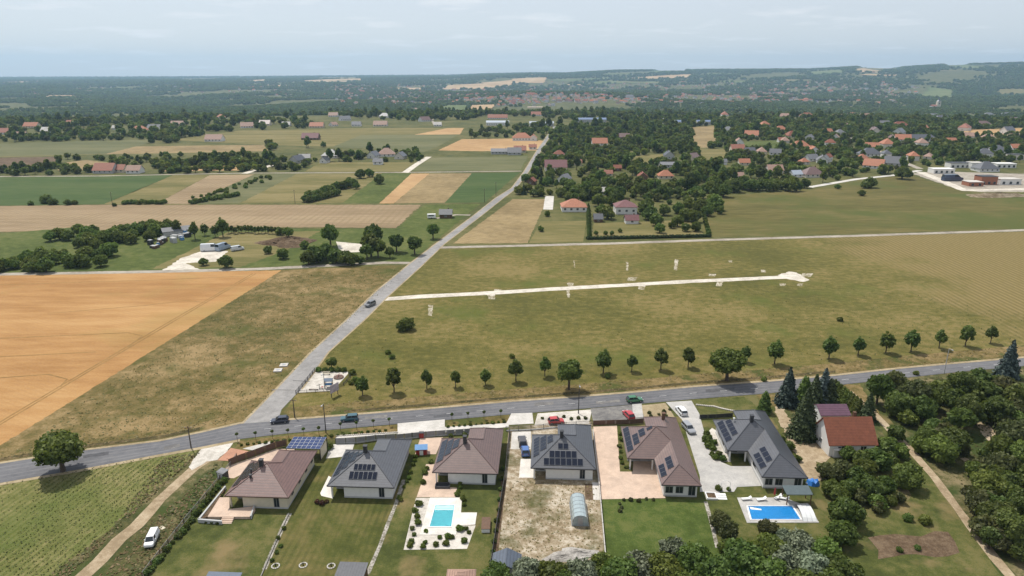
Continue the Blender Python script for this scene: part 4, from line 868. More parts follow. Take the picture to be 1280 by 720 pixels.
part('platform', MB().box(-.9, -.7, .9, .9, .7, 1.0), M_wood, t); part('roof', MB().slab([(-1.1, -.9, 2.1), (1.1, -.9, 2.1), (1.1, 0, 2.7), (-1.1, 0, 2.7)], .05).slab([(-1.1, 0, 2.7), (1.1, 0, 2.7), (1.1, .9, 2.1), (-1.1, .9, 2.1)], .05), plain('blue_roof', (.10, .14, .20), .5), t); part('side_panel', MB().box(-.9, -.74, 1.0, .9, -.70, 1.6), M_bluep, t)
t = thing('merry_go_round', 'round red brown merry-go-round on the playground pad', 'merry-go-round', K8(600, 232))
part('disc', MB().tube([(0, 0, .12), (0, 0, .3)], [1.4, 1.4], 14), M_fbrown, t); part('axle', MB().tube([(0, 0, 0), (0, 0, 1.0)], [.08, .08]), M_dark, t)
for k in range(4): a = k*math.pi/2; part('rail', MB().tube([(1.2*math.cos(a), 1.2*math.sin(a), .3), (1.0*math.cos(a), 1.0*math.sin(a), .95), (0, 0, .95)], [.04]*3, 5), M_redp, t)
t = thing('picnic_bench', 'pale picnic bench at the back of the playground pad', 'bench', K8(490, 205))
part('seat', MB().box(-1, -.25, .42, 1, .25, .5), M_wallc, t); part('backrest', MB().box(-1, .2, .6, 1, .28, .95), M_wallc, t)
for s in (-.8, .8): part('leg', MB().box(s-.05, -.2, 0, s+.05, .25, .42), M_dark, t); part('support', MB().box(s-.04, .2, .42, s+.04, .27, .62), M_dark, t)
t = thing('balance_beam', 'low dark balance beam on the playground pad', 'beam', K8(375, 345))
part('beam', MB().box(-1.2, -.08, .25, 1.2, .08, .4), M_wood, t)
for s in (-1, 1): part('support', MB().box(s-.08, -.08, 0, s+.08, .08, .25), M_dark, t)
t = thing('billboard', 'pale pinkish billboard on two posts at the playground corner', 'billboard', K8(565, 395), R(58))
for s in (-1.1, 1.1): part('post', MB().box(s-.07, -.07, 0, s+.07, .07, 3.4), M_dark, t)
part('board', MB().box(-1.5, -.14, 1.2, 1.5, -.08, 3.4), plain('poster', (.42, .36, .40), .5, var=.35, sc=.9), t)
# ---- poles
def pole(label, px, py, h, kind='wood', rot=0.0, group=None):
    t = thing('power_pole' if kind == 'wood' else 'lamp_post', label, 'pole', G(px, py), rot, group)
    if kind == 'wood':
        part('shaft', MB().tube([(0, 0, 0), (0, 0, h)], [.16, .1], 7), plain('pole_wood', (.085, .07, .055), .8), t)
        part('crossarm', MB().box(-.8, -.06, h-.5, .8, .06, h-.38), M_wood, t)
        for s in (-.7, 0, .7): part('insulator', MB().tube([(s, 0, h-.38), (s, 0, h-.15)], [.05, .03], 6), M_whitef, t)
    else:
        part('shaft', MB().tube([(0, 0, 0), (0, 0, h*.6), (0, 0, h)], [.14, .1, .07], 7), M_wallg if kind == 'lamp' else M_dark, t)
        part('arm', MB().tube([(0, 0, h-.05), (0, -.6, h+.15), (0, -1.3, h+.2)], [.05, .045, .04], 5), M_wallg, t); part('lamp_head', MB().box(-.14, -1.75, h+.12, .14, -1.2, h+.25), M_alu_l, t)
    return t
pole('tall dark lamp post beside the two moving cars', 407.5, 541, 7.5, 'lampd')
pole('leaning wooden pole beside the white gravel mouth', 239, 560, 5.5)
pole('tall pole rising in front of the worn forecourt', 723, 517, 7.8, 'lampd')
pole('tall concrete lamp post at the orchard edge by the road', 1180, 467, 7.5, 'lamp')
pole('grey lamp post in the middle of the playground pad', 406, 486, 4.5, 'lamp')
pole('thin pole on the verge beside the junction', 368.5, 522, 5.0)
for x, y, h in [(141, 258, 9), (369, 255, 9), (605.5, 253, 9), (620, 244, 9)]: pole('distant wooden power pole standing at a field edge', x, y, h, group='field edge power poles')
# ================================================================ VEHICLES
def paint(name, col):
    m = plain('paint_'+name, col, .28, .0, var=.04, spec=.6); m.node_tree.nodes['Principled BSDF'].inputs['Coat Weight'].default_value = .6; return m
M_tyre = M_black; M_head = plain('headlamp', (.7, .72, .75), .1); M_tail = plain('tail_lamp', (.25, .01, .01), .3)
def car(label, px, py, yaw, col, kind='hatch', L=4.2, W=1.78, H=1.48, name='parked_car', world=None, cat='car'):
    t = thing(name, label, cat, world or (G(px, py)+Vector((0, 0, .08))), yaw)
    hl, hw = L/2, W/2; gc = .22
    belt = H*.60
    prof = {'hatch': [(-hl, .45, .62), (-hl+.12, gc, belt), (-hl*.55, gc, belt+.02), (hl*.35, gc, belt), (hl*.85, gc, belt*.84), (hl, .35, belt*.70)],
            'suv': [(-hl, .45, .7), (-hl+.08, gc, belt+.02), (0, gc, belt+.03), (hl*.42, gc, belt+.01), (hl*.9, gc, belt*.92), (hl, .4, belt*.75)],
            'van': [(-hl, .4, belt), (-hl+.05, gc, belt+.03), (0, gc, belt+.03), (hl*.6, gc, belt), (hl*.93, gc, belt*.85), (hl, .35, belt*.68)]}[kind]
    vs = []; n = 8
    for i, (x, zb, zt) in enumerate(prof):
        e = .86 if i in (0, len(prof)-1) else 1.0
        for (yy, z) in [(-hw*.9*e, zb), (-hw*e, zb+.16), (-hw*e, zt-.14), (-hw*.9*e, zt), (hw*.9*e, zt), (hw*e, zt-.14), (hw*e, zb+.16), (hw*.9*e, zb)]: vs.append((x, yy, z))
    fs = [(i*n+k, i*n+(k+1) % n, (i+1)*n+(k+1) % n, (i+1)*n+k) for i in range(len(prof)-1) for k in range(n)]+[tuple(range(n))[::-1], tuple((len(prof)-1)*n+k for k in range(n))]
    fs = [f[::-1] for f in fs]
    body = part('body', MB().add(vs, fs), col, t)
    xs = {'hatch': (-hl*.97, -hl*.74, hl*.08, hl*.46), 'suv': (-hl*.97, -hl*.84, hl*.14, hl*.46), 'van': (-hl*.99, -hl*.95, hl*.36, hl*.68)}[kind]
    b0 = belt-.04; w0, w1 = hw*.9, hw*.74
    gl = [(xs[0], -w0, b0), (xs[3], -w0, b0), (xs[3], w0, b0), (xs[0], w0, b0), (xs[1], -w1, H-.05), (xs[2], -w1, H-.05), (xs[2], w1, H-.05), (xs[1], w1, H-.05)]
    part('window', MB().add(gl, [(0, 1, 5, 4), (1, 2, 6, 5), (2, 3, 7, 6), (3, 0, 4, 7), (4, 5, 6, 7)]), M_glass, t)
    rf = MB().slab([(xs[1]-.06, -w1-.02, H), (xs[2]+.04, -w1-.02, H), (xs[2]+.04, w1+.02, H), (xs[1]-.06, w1+.02, H)], .07)
    part('roof', rf, col, t)
    pil = MB()
    for s in (-1, 1):
        for a, b in (((xs[0], s*w0, b0), (xs[1], s*w1, H-.05)), ((xs[3], s*w0, b0), (xs[2], s*w1, H-.05)), (((xs[0]*.45+xs[3]*.55), s*w0, b0), ((xs[1]*.45+xs[2]*.55), s*w1, H-.05))): pil.tube([a, b], [.05, .05], 5)
    part('pillar', pil, col, t)
    if kind == 'van':
        for s in (-1, 1): part('side_panel', MB().add([(xs[0], s*(w0+.012), b0), (hl*.05, s*(w0+.012), b0), (hl*.05, s*(w1+.014), H-.05), (xs[1], s*(w1+.014), H-.05)], [(0, 1, 2, 3)]), col, t)
    for x in (-hl*.62, hl*.64):
        for s in (-1, 1):
            w = part('wheel', MB().tube([(x, s*(hw-.2), .31), (x, s*(hw+.01), .31)], [.31, .31], 14), M_tyre, t)
            part('rim', MB().tube([(x, s*(hw+.005), .31), (x, s*(hw+.025), .31)], [.19, .17], 10), M_chrome, w)
    for s in (-1, 1):
        part('headlight', MB().box(hl-.12, s*hw*.62-.18, belt*.62, hl-.005, s*hw*.62+.18, belt*.62+.12), M_head, t)
        part('tail_light', MB().box(-hl-.01, s*hw*.66-.12, belt*.7, -hl+.08, s*hw*.66+.12, belt*.7+.14), M_tail, t)
        part('mirror', MB().box(hl*.36, s*(hw+.08)-.08, belt, hl*.36+.14, s*(hw+.08)+.08, belt+.13), col, t)
    return t
rd = lambda x: math.atan2(*(lambda d: (d.y, d.x))((G(x+10, (lerp_tab(UP, x+10)+lerp_tab(LO, x+10))/2)-G(x-10, (lerp_tab(UP, x-10)+lerp_tab(LO, x-10))/2))))
car('dark navy hatchback turning at the junction of the two roads', 350, 528, rd(350)+math.pi, paint('navy', (.02, .025, .045)), name='car')
car('teal estate car driving on the main road', 437, 525.5, rd(437)+math.pi, paint('teal', (.02, .085, .11)), 'suv', name='car')
car('green hatchback driving on the main road near forecourt', 793, 502, rd(793), paint('green', (.02, .14, .055)), name='car')
car('red car parked on the paved bay of the forecourt', 785.5, 521, R(105), paint('red', (.42, .02, .025)), L=4.3)
car('red hatchback parked on the stony verge outside steel fence', 695, 529, rd(695), paint('red2', (.42, .025, .025)), L=3.9)
car('white estate car parked at the road end of grey drive', 851.5, 516, R(98), paint('white', (.68, .69, .70)), 'suv', L=4.5)
car('silver grey estate car parked on the grey drive beside brown roof', 860.5, 538, R(-78), paint('silver', (.26, .27, .285)), 'suv', L=4.7)
car('dark grey off-roader parked on the concrete pad', 653, 555, R(94), paint('dark', (.055, .052, .055)), 'suv', L=4.4, H=1.7)
car('blue van parked on the concrete pad beside the roof panels', 656.5, 567, R(92), paint('blue', (.06, .14, .36)), 'suv', L=3.6, H=1.7)
car('grey off-roader driving along the pale side road', 463, 382.5, R(-118), paint('grey', (.12, .125, .13)), 'suv', L=4.6, H=1.75, name='car')
car('white van parked in the weeds beside the dirt path', 190.5, 677.5, R(280), paint('white2', (.70, .71, .72)), 'van', L=4.0, H=1.65, W=1.62)
p = G(196, 664); t = thing('plank_stack', 'pale plank stack lying behind the white van', 'planks', p, R(55))
for k in range(4): part('plank', MB().box(-1.4, -.5+.26*k, 0, 1.4, -.27+.26*k, .12), M_wallc, t)
car('white lorry body parked on the gravel yard', 264, 313.5, R(10), paint('lorry', (.62, .64, .66)), 'van', L=9, W=2.6, H=3.4, cat='lorry', name='lorry')
car('blue grey lorry parked on the gravel yard by bushes', 279, 312, R(70), paint('lorry2', (.26, .33, .42)), 'van', L=8, W=2.5, H=3.3, cat='lorry', name='lorry')
car('white delivery van beside the gravel yard bushes', 297, 313, R(40), paint('lorry3', (.55, .57, .58)), 'van', L=6, W=2.1, H=2.3, name='lorry', cat='van')
car('dark blue tarpaulin lorry at the building site', 1190, 226, R(5), paint('lorry4', (.03, .05, .10)), 'van', L=16, W=4, H=5, name='lorry', cat='lorry')

# ================================================================ VEGETATION
def leaf_mesh(name, pts, nrm, size, tint, mats, extra=None, jit=.5):
    n = len(pts); nr = nrm+rng.normal(0, jit, (n, 3)); nr /= np.linalg.norm(nr, axis=1)[:, None]+1e-9
    a = np.cross(nr, rng.normal(0, 1, (n, 3))); a /= np.linalg.norm(a, axis=1)[:, None]+1e-9; b = np.cross(nr, a)
    sz = (size*rng.uniform(.6, 1.35, n))[:, None]
    q = np.stack([pts-a*sz-b*sz*.7, pts+a*sz-b*sz*.7, pts+a*sz+b*sz*.7, pts-a*sz+b*sz*.7], 1).reshape(-1, 3)
    me = bpy.data.meshes.new(name)
    ev, ef = (extra.v, extra.f) if extra else ([], [])
    verts = [tuple(v) for v in q]+list(ev); faces = [(4*i, 4*i+1, 4*i+2, 4*i+3) for i in range(n)]+[tuple(4*n+k for k in f) for f in ef]
    me.from_pydata(verts, [], faces); me.update()
    for m in mats: me.materials.append(m)
    at = me.attributes.new('tint', 'FLOAT', 'FACE'); at.data.foreach_set('value', np.concatenate([np.clip(tint, 0, 1), np.zeros(len(ef))]).astype(np.float32))
    if ef: me.polygons.foreach_set('material_index', np.concatenate([np.zeros(n, int), np.ones(len(ef), int)]).astype(np.int32))
    return me
def crown_pts(kind, n, seed):
    g = np.random.default_rng(seed)
    if kind in ('spruce', 'thuja'):
        H = 3.3 if kind == 'spruce' else 3.0
        f = 1-np.sqrt(g.uniform(0, 1, n)); z = .12+f*(H-.12); ang = g.uniform(0, 2*math.pi, n)
        tiers = 13; ph = (f*tiers) % 1
        rad = (1-f)**(.85 if kind == 'spruce' else .55)
        lob = 1+.16*np.sin(ang*5+np.floor(f*tiers)*1.7)+.07*np.sin(ang*9+f*31)
        if kind == 'spruce': rr = rad*(1-.42*ph)*lob; zz_ = z-.10*rr
        else: rr = rad*(.92+.08*np.sin(f*40))*lob*.9; zz_ = z
        rr = rr*(1-.55*g.uniform(0, 1, n)**2.2)
        P = np.stack([rr*np.cos(ang), rr*np.sin(ang), zz_], 1); N = np.stack([np.cos(ang), np.sin(ang), np.full(n, .75)], 1)
        return P, N, .5+.3*g.normal(0, 1, n)+.12*np.sin(ang*5+f*20)
    cfg = {'round': (1, .92, 1.45, 26), 'lime': (1, 1.35, 1.95, 22), 'wide': (1, .68, 1.15, 30), 'bush': (1, .72, .62, 12), 'willow': (1, .85, .95, 22), 'far': (1, .8, .7, 7), 'full': (1, .82, .84, 28)}[kind]
    rx, rz, zc, nl = cfg
    th = g.uniform(0, 2*math.pi, nl); ct = g.uniform(-.75, 1, nl); st = np.sqrt(1-ct*ct)
    lr = g.uniform(.22, .42, nl) if nl > 20 else g.uniform(.30, .52, nl); d = (1-lr)*g.uniform(.75, 1.08, nl)
    cx = np.stack([d*st*np.cos(th), d*st*np.sin(th), d*ct*rz], 1)
    if kind == 'lime':
        tap = 1-.42*np.clip(ct, -.2, 1); cx[:, :2] *= tap[:, None]; lr *= (.75+.25*tap)
    cx = np.vstack([cx, [[0, 0, 0]]]); lr = np.append(lr, .62); lt = np.append(g.uniform(.2, .85, nl), .3)
    w = lr**2; w /= w.sum(); k = g.choice(nl+1, n, p=w)
    v = g.normal(0, 1, (n, 3)); v[:, 2] += .25; v /= np.linalg.norm(v, axis=1)[:, None]
    r = lr[k]*(1-.35*g.uniform(0, 1, n)**2)*(1+(.24 if kind == 'willow' else .16)*g.normal(0, 1, n))
    P = cx[k]+v*r[:, None]*np.array([1, 1, .9 if kind != 'lime' else 1.05])
    P[:, 2] += zc; P[:, 2] = np.maximum(P[:, 2], .04 if kind in ('bush', 'far') else .25 if kind != 'full' else .06)
    return P, v, lt[k]+.16*g.normal(0, 1, n)
L_oak = leafmat('leaf_dark', (.062, .098, .018), (.170, .215, .046))
L_mid = leafmat('leaf_mid', (.074, .112, .018), (.200, .245, .050))
L_light = leafmat('leaf_light', (.092, .122, .020), (.24, .27, .060))
L_orch = leafmat('leaf_orchard', (.058, .086, .018), (.175, .208, .048))
L_willow = leafmat('leaf_willow', (.050, .064, .030), (.30, .33, .22), .3, .12)
L_olive = leafmat('leaf_olive', (.060, .066, .020), (.150, .150, .055))
L_spruce = leafmat('needle_green', (.024, .038, .016), (.072, .096, .038), .2)
L_blue = leafmat('needle_blue', (.022, .036, .032), (.085, .115, .105), .12)
L_red = leafmat('leaf_copper', (.05, .014, .012), (.14, .040, .030))
L_far = leafmat('leaf_far', (.055, .088, .018), (.155, .195, .046), .45, .3)
M_bark = plain('bark', (.075, .055, .040), .9, var=.25, sc=5)
TZ = {'full': .45, 'round': .85, 'lime': .9, 'wide': .75, 'bush': .3, 'willow': .5, 'far': .3, 'spruce': .4, 'thuja': .2}
ZC = {'full': .84, 'round': 1.45, 'lime': 1.95, 'wide': 1.15, 'bush': .62, 'willow': .95, 'far': .7, 'spruce': 1.3, 'thuja': 1.3}
def trunk_mb(kind, seed):
    g = random.Random(seed); m = MB(); z = TZ[kind]; r = .085 if kind != 'lime' else .07
    if kind in ('spruce', 'thuja'): return m.tube([(0, 0, -.02), (0, 0, 1.6), (0, 0, 3.0)], [.07, .04, .01], 6)
    top = ZC[kind]
    m.tube([(0, 0, -.03), (g.uniform(-.03, .03), g.uniform(-.03, .03), z*.6), (g.uniform(-.06, .06), g.uniform(-.06, .06), top)], [r*1.25, r, r*.45], 7)
    for k in range(5):
        a = 2*math.pi*k/5+g.uniform(-.4, .4); l = g.uniform(.4, .65)
        m.tube([(0, 0, z*g.uniform(.55, .95)), (l*.5*math.cos(a), l*.5*math.sin(a), z+.2*top), (l*math.cos(a), l*math.sin(a), top+g.uniform(-.1, .35))], [r*.6, r*.4, r*.12], 5)
    return m
VAR = {}
def variant(kind, mat, lod, k):
    key = (kind, mat.name, lod, k)
    if key not in VAR:
        n, s = {0: (6500, .062), 1: (2200, .105), 2: (700, .17), 3: (220, .30)}[lod]
        if kind in ('spruce', 'thuja'): s *= .8; n = int(n*1.3)
        P, N, t = crown_pts(kind, n, hash((kind, k)) % 1000+k*7+{'round': 1, 'lime': 2, 'wide': 3, 'bush': 4, 'willow': 5, 'far': 6, 'spruce': 7, 'thuja': 8}[kind]*13 if False else k*7+len(kind)*13)
        tm = trunk_mb(kind, k)
        if lod >= 2: VAR[key] = (leaf_mesh('tree', P, N, s, t, [mat, M_bark], tm), None)
        else: VAR[key] = (leaf_mesh('crown', P, N, s, t, [mat]), tm.mesh('trunk', M_bark))
    return VAR[key]
TREES = []      # (position, radius) of everything planted
def plant(loc, rad, kind, mat, label, name='tree', cat='tree', group=None, lod=None, sz=1.0, k=None):
    loc = Vector(loc); rp = rad/pxm(loc+Vector((0, 0, rad)))
    if lod is None: lod = 0 if rp > 17 else 1 if rp > 6.5 else 2 if rp > 3 else 3
    k = random.randrange(6) if k is None else k
    c, tk = variant(kind, mat, lod, k); rot = random.uniform(0, 6.28)
    if tk is None:
        o = link(name, c); o.location = loc; o.rotation_euler = (0, 0, rot); o.scale = (rad, rad, rad*sz); tag(o, label, cat, group)
    else:
        o = thing(name, label, cat, loc, rot, group); o.scale = (rad, rad, rad*sz)
        link('foliage' if kind in ('bush',) else 'crown', c, o); link('trunk' if kind != 'bush' else 'stem', tk, o)
    TREES.append((loc.x, loc.y, rad)); return o
def tree_c(cx, cy, rp, kind, mat, label, **kw):
    """crown centre at pixel, radius in pixels"""
    z = 2.0; sz = kw.get('sz', 1.0)
    for _ in range(5):
        p = un(cx, cy, z); r = rp*pxm(p); z = ZC[kind]*r*sz
    return plant((p.x, p.y, 0), r, kind, mat, label, **kw)
def tree_b(bx, by, top, kind, mat, label, ratio, **kw):
    """foot pixel, top pixel row; ratio = total height / crown radius of the mesh"""
    p = G(bx, by); h = (by-top)*pxm(p)/math.cos(math.atan2(HC, p.y)); r = h/ratio
    return plant(p, r, kind, mat, label, **kw)
ORD = 'first second third fourth fifth sixth seventh eighth ninth tenth eleventh twelfth thirteenth fourteenth fifteenth sixteenth seventeenth eighteenth nineteenth twentieth'.split()
# row of lime trees along the meadow side of the road
for i, (x, y, tp_) in enumerate([(453.5, 494.5, 469), (492.5, 490.5, 459), (533.5, 486, 462), (569.5, 484, 463), (607, 481.5, 460), (645, 477, 449), (681, 470.5, 446), (754, 466.5, 436), (789.5, 464.5, 443), (826, 462.5, 435), (860, 458.5, 433), (968, 455, 424), (1036, 448.5, 419), (1072.5, 444, 420), (1107, 441, 414), (1138.5, 439.5, 411), (1173.5, 435.5, 411), (1206.5, 432.5, 406), (1238, 429, 407)]):
    tree_b(x, y, tp_, 'lime', L_oak, 'young lime tree in the roadside row, %s counted from the side road' % ORD[i], 3.3, group='lime row along the main road', sz=1.0)
tree_b(711, 487, 450, 'round', L_mid, 'looser light green tree standing nearer the road than the lime row', 2.45, lod=0)
tree_c(911, 452, 23, 'round', L_mid, 'big bushy broad tree interrupting the lime row', sz=.8)
tree_c(932, 440, 7, 'lime', L_oak, 'lime tree half hidden behind the big bushy broad tree')
tree_c(73, 562, 31, 'wide', L_mid, 'lone spreading walnut tree beside the road and vine nursery', lod=0, sz=.88)
tree_c(507, 406, 12, 'bush', L_mid, 'lone dark round bush in the big meadow', name='bush', cat='bush', sz=.9)
tree_c(414, 452, 7, 'round', L_oak, 'small dark tree behind the playground pad')
for x, y, r_ in [(440, 465, 5), (444, 474, 5), (439, 478, 4)]: tree_c(x, y, r_, 'bush', L_light, 'light green bush beside the playground pad', name='bush', cat='bush', group='playground bushes')
for x in (398, 406, 414, 422, 430): tree_c(x, 462, 4.2, 'bush', L_oak, 'clipped dark hedge shrub behind the playground pad', name='hedge_shrub', cat='hedge', group='playground hedge')
for x, y in [(485, 440), (490, 446), (1050, 399), (760, 470), (640, 445), (955, 474), (1145, 466)]: tree_c(x, y, 4, 'bush', L_light, 'small green bush in the meadow grass', name='bush', cat='bush', group='meadow bushes')
# conifers and shrubs by the slate house
tree_b(983, 506, 460, 'spruce', L_blue, 'blue grey spruce beside the road at the gravel drive', 3.3, name='spruce_tree')
tree_b(1003, 546, 486, 'spruce', L_spruce, 'tall dark spruce in front of the plum roofed shed', 3.3, name='spruce_tree')
tree_b(1004, 503, 455, 'thuja', L_mid, 'slim green cypress between the spruces', 4.4, name='cypress_tree')
tree_b(1027, 506, 461, 'spruce', L_blue, 'bluish spruce behind the plum roofed shed', 3.3, name='spruce_tree')
tree_b(1016, 510, 468, 'spruce', L_spruce, 'dark spruce crowded between two blue spruces', 3.3, name='spruce_tree')
tree_b(1035, 508, 470, 'thuja', L_spruce, 'dark conifer against the plum roofed shed', 3.3, name='cypress_tree')
tree_b(955, 515, 490, 'thuja', L_oak, 'dark cone shaped thuja at the slate roof corner', 2.9, name='thuja_tree')
tree_b(1258, 470, 435, 'spruce', L_blue, 'bluish spruce at the roadside end of the orchard', 2.6, name='spruce_tree')
for i in range(9): f = i/8; tree_b(1042+30*f, 492+27*f, 478+24*f-4, 'thuja', L_mid, 'bright green thuja in the hedge behind the plum shed', 3.0, name='thuja_tree', cat='hedge', group='thuja hedge behind the shed')
for x, y, r_ in [(977, 549, 5), (986, 557, 8), (996, 573, 6), (994, 582, 5)]: tree_c(x, y, r_, 'bush', L_oak, 'round dark shrub along the gravel drive', name='shrub', cat='shrub', group='shrubs along the gravel drive')
tree_c(1086, 511, 12, 'spruce', L_spruce, 'small dark spruce beside the red tiled roof', name='spruce_tree')
# trees and orchard on the right (crown centres)
ov = lambda L: zz((960, 420), 2.4, L)
for x, y, r_ in [(335, 150, 30), (385, 135, 34), (440, 175, 40), (395, 205, 40), (465, 215, 36), (515, 165, 38), (420, 245, 30), (585, 145, 36), (640, 130, 30), (655, 165, 36), (715, 155, 34), (560, 190, 30), (600, 215, 34), (580, 245, 30), (690, 225, 38), (740, 215, 34), (480, 300, 36), (520, 340, 40), (560, 310, 34), (460, 325, 24), (530, 290, 30), (740, 300, 42), (700, 330, 36), (760, 350, 40), (650, 390, 34), (700, 390, 40), (620, 400, 28), (750, 420, 42), (660, 445, 44), (710, 470, 46), (640, 500, 44), (755, 500, 44), (690, 540, 50), (645, 570, 40), (740, 570, 46), (700, 610, 46), (755, 640, 40), (670, 185, 26), (760, 250, 30), (610, 180, 26), (360, 175, 26), (490, 190, 30), (545, 160, 28), (620, 150, 26), (690, 140, 28), (745, 180, 28), (630, 240, 22), (720, 260, 28), (500, 270, 22), (540, 260, 20), (670, 420, 30), (730, 360, 30), (720, 430, 34), (610, 470, 24), (680, 500, 34), (730, 530, 36), (670, 600, 30), (740, 610, 34), (650, 350, 20), (765, 590, 34), (590, 340, 18)]:
    tree_c(*ov([(x, y)])[0], r_/2.4*random.uniform(.95, 1.3), random.choice(['full', 'full', 'round']), *random.choice([(L_orch, 'olive green leafy fruit tree in the orchard beside the earthen lane'), (L_oak, 'deep green leafy fruit tree in the orchard beside the earthen lane'), (L_mid, 'fresh green leafy fruit tree in the orchard beside the earthen lane'), (L_olive, 'pale olive fruit tree in the orchard beside the earthen lane')]), name='fruit_tree', group='orchard fruit trees', sz=random.uniform(.85, 1.15))
for x, y, r_, m, lb in [(420, 420, 46, L_light, 'light green broad fruit tree on the near side of the earthen lane'), (360, 330, 34, L_oak, 'dark conifer like tree right of the red tiled roof'), (330, 370, 40, L_oak, 'dark leafy tree in front of the red tiled roof'), (290, 400, 38, L_mid, 'leafy tree below the old white house'), (385, 290, 28, L_oak, 'dark tree at the earthen lane bend beside the red roof'), (268, 330, 24, L_oak, 'dark tree covering the corner of the red tiled roof'), (225, 400, 34, L_olive, 'olive green tree below the white lean-to'), (175, 405, 30, L_olive, 'olive green tree beside the blue tarpaulin'), (190, 455, 30, L_mid, 'leafy tree beside the pergola'), (245, 455, 32, L_oak, 'dark shrub like tree above the vegetable bed'), (235, 530, 52, L_oak, 'large dark round tree beside the pool cover'), (225, 590, 48, L_oak, 'large dark tree below the pool cover'), (300, 440, 30, plain and L_oak, 'shadowed tree amid the garden behind the lean-to'), (330, 500, 28, L_mid, 'low leafy tree above the vegetable bed'), (370, 495, 22, L_mid, 'small leafy tree above the vegetable bed end'), (470, 550, 20, L_light, 'small pale tree at the corner of the vegetable bed'), (420, 545, 16, L_mid, 'small bush beside the vegetable bed'), (280, 480, 26, L_olive, 'olive bush between dark trees of the lower garden'), (395, 345, 30, L_mid, 'green tree beside the earthen lane below the red roof')]:
    tree_c(*ov([(x, y)])[0], r_/2.4, 'full' if r_ > 25 else 'bush', m, lb, sz=1.0, name='tree' if r_ > 25 else 'bush', cat='tree' if r_ > 25 else 'bush')
for x, y, r_, m in [(1072, 596, 14, 0), (1090, 612, 15, 1), (1050, 618, 13, 0), (1066, 640, 13, 1), (1044, 592, 12, 2), (1108, 606, 12, 0), (1098, 634, 9, 2), (1078, 574, 12, 1), (1060, 566, 11, 0), (1112, 574, 11, 1), (1124, 622, 8, 2)]:
    tree_c(x, y, r_, 'full', [L_oak, L_orch, L_olive][m], ['deep green tree in the old garden between pergola and lane', 'olive green tree in the old garden between pergola and lane', 'pale olive tree in the old garden between pergola and lane'][m], name='tree', group='trees of the old garden', sz=random.uniform(.9, 1.2))
for x, y in [(395, 640), (450, 635)]: tree_c(*ov([(x, y)])[0], 4.5, 'bush', L_mid, 'small green plant in the dug vegetable bed', name='bush', cat='bush', group='plants in the vegetable bed')
# willows and bushes across the lower edge
for i, (x, y, r_, m) in enumerate([(620, 722, 20, 1), (660, 716, 22, 0), (690, 722, 24, 4), (725, 720, 24, 0), (752, 706, 18, 4), (775, 720, 26, 1), (802, 712, 24, 0), (830, 716, 26, 4), (842, 690, 20, 0), (868, 704, 26, 4), (895, 718, 28, 1), (915, 690, 18, 1), (930, 704, 30, 1), (960, 690, 26, 4), (958, 720, 28, 4), (985, 706, 26, 0), (1000, 684, 22, 0), (1015, 712, 26, 0), (1030, 692, 22, 4), (985, 675, 16, 0), (1052, 716, 26, 1), (1040, 735, 26, 2), (900, 650, 13, 3), (912, 664, 14, 3), (700, 735, 24, 1), (585, 730, 10, 1), (1005, 738, 26, 2), (860, 738, 26, 1), (960, 662, 14, 3)]):
    tree_c(x, y, r_, 'willow', [L_willow, L_oak, L_light, L_olive, L_mid][m], ['silvery grey green willow in the thicket below the gardens', 'dark green tree in the thicket below the gardens', 'yellow green tree in the thicket below the gardens', 'sparse olive green bush beside the stony footpath', 'fresh green tree in the thicket below the gardens'][m], name='tree', group=['silvery willows below the gardens', 'dark trees below the gardens', 'yellow green trees below the gardens', 'bushes by the stony footpath', 'fresh green trees below the gardens'][m], lod=0)
# street saplings and shrubs in front of the fences
for i, (x, y) in enumerate([(297, 552), (320, 550.5), (341, 548.5), (360.5, 547), (380, 545.5), (399, 544), (426, 539), (446, 537.5), (467, 535), (487, 533), (565, 527), (585, 525.5), (605, 524), (626, 522.5)]):
    p = G(x, y); t = thing('street_sapling', 'staked ball headed sapling on the verge, %s from the white gravel mouth' % ORD[i], 'sapling', p, random.uniform(0, 6), 'saplings on the planted verge')
    link('crown', variant('round', L_oak, 2, 1)[0], t).scale = (.42, .42, .42); t.children[-1].location = (0, 0, 1.35)
    part('stake', MB().tube([(0, 0, 0), (0, 0, 2.2)], [.05, .04], 5), M_wood, t)
def shrubs(pts, rp, mat, label, group, name='shrub', kind='bush'):
    for x, y in pts: tree_c(x, y, rp*random.uniform(.75, 1.25), kind, mat, label, name=name, cat='shrub', group=group)
shrubs([(302+i*7.5, 556-i*.78+random.uniform(-.6, .6)) for i in range(25)], 2.0, L_mid, 'low round shrub on the verge by the panel fences', 'verge shrubs')
shrubs([(560+i*7, 533-i*.6) for i in range(11)], 2.0, L_mid, 'low round shrub on the verge between the drives', 'verge shrubs between drives')
shrubs([(678+i*9, 524-i*.5+random.uniform(-2, 2)) for i in range(7)], 2.2, L_olive, 'grassy tuft on the stony verge', 'tufts on the stony verge')
shrubs(V5([(370, 80), (380, 105), (430, 92), (463, 72), (476, 100), (500, 60)]), 2.4, L_olive, 'round tuft on the stony planting bed', 'tufts on the planting bed')
shrubs(V6([(95, 205), (110, 225), (90, 235), (130, 250), (105, 265), (125, 280), (120, 310), (140, 325), (175, 330), (155, 310)]), 4.5, L_mid, 'round shrub in the white gravel bed beside the grey drive', 'shrubs by the grey drive')
shrubs(V3([(95, 435), (75, 470), (85, 500), (60, 560), (55, 625), (50, 645), (130, 575), (125, 630), (180, 640), (230, 635), (240, 600), (260, 605), (320, 620), (300, 560), (330, 560), (90, 530), (200, 605), (345, 580), (70, 590), (115, 650)]), 4.2, L_mid, 'leafy shrub in the gravel bed of the turquoise pool', 'shrubs around the turquoise pool')
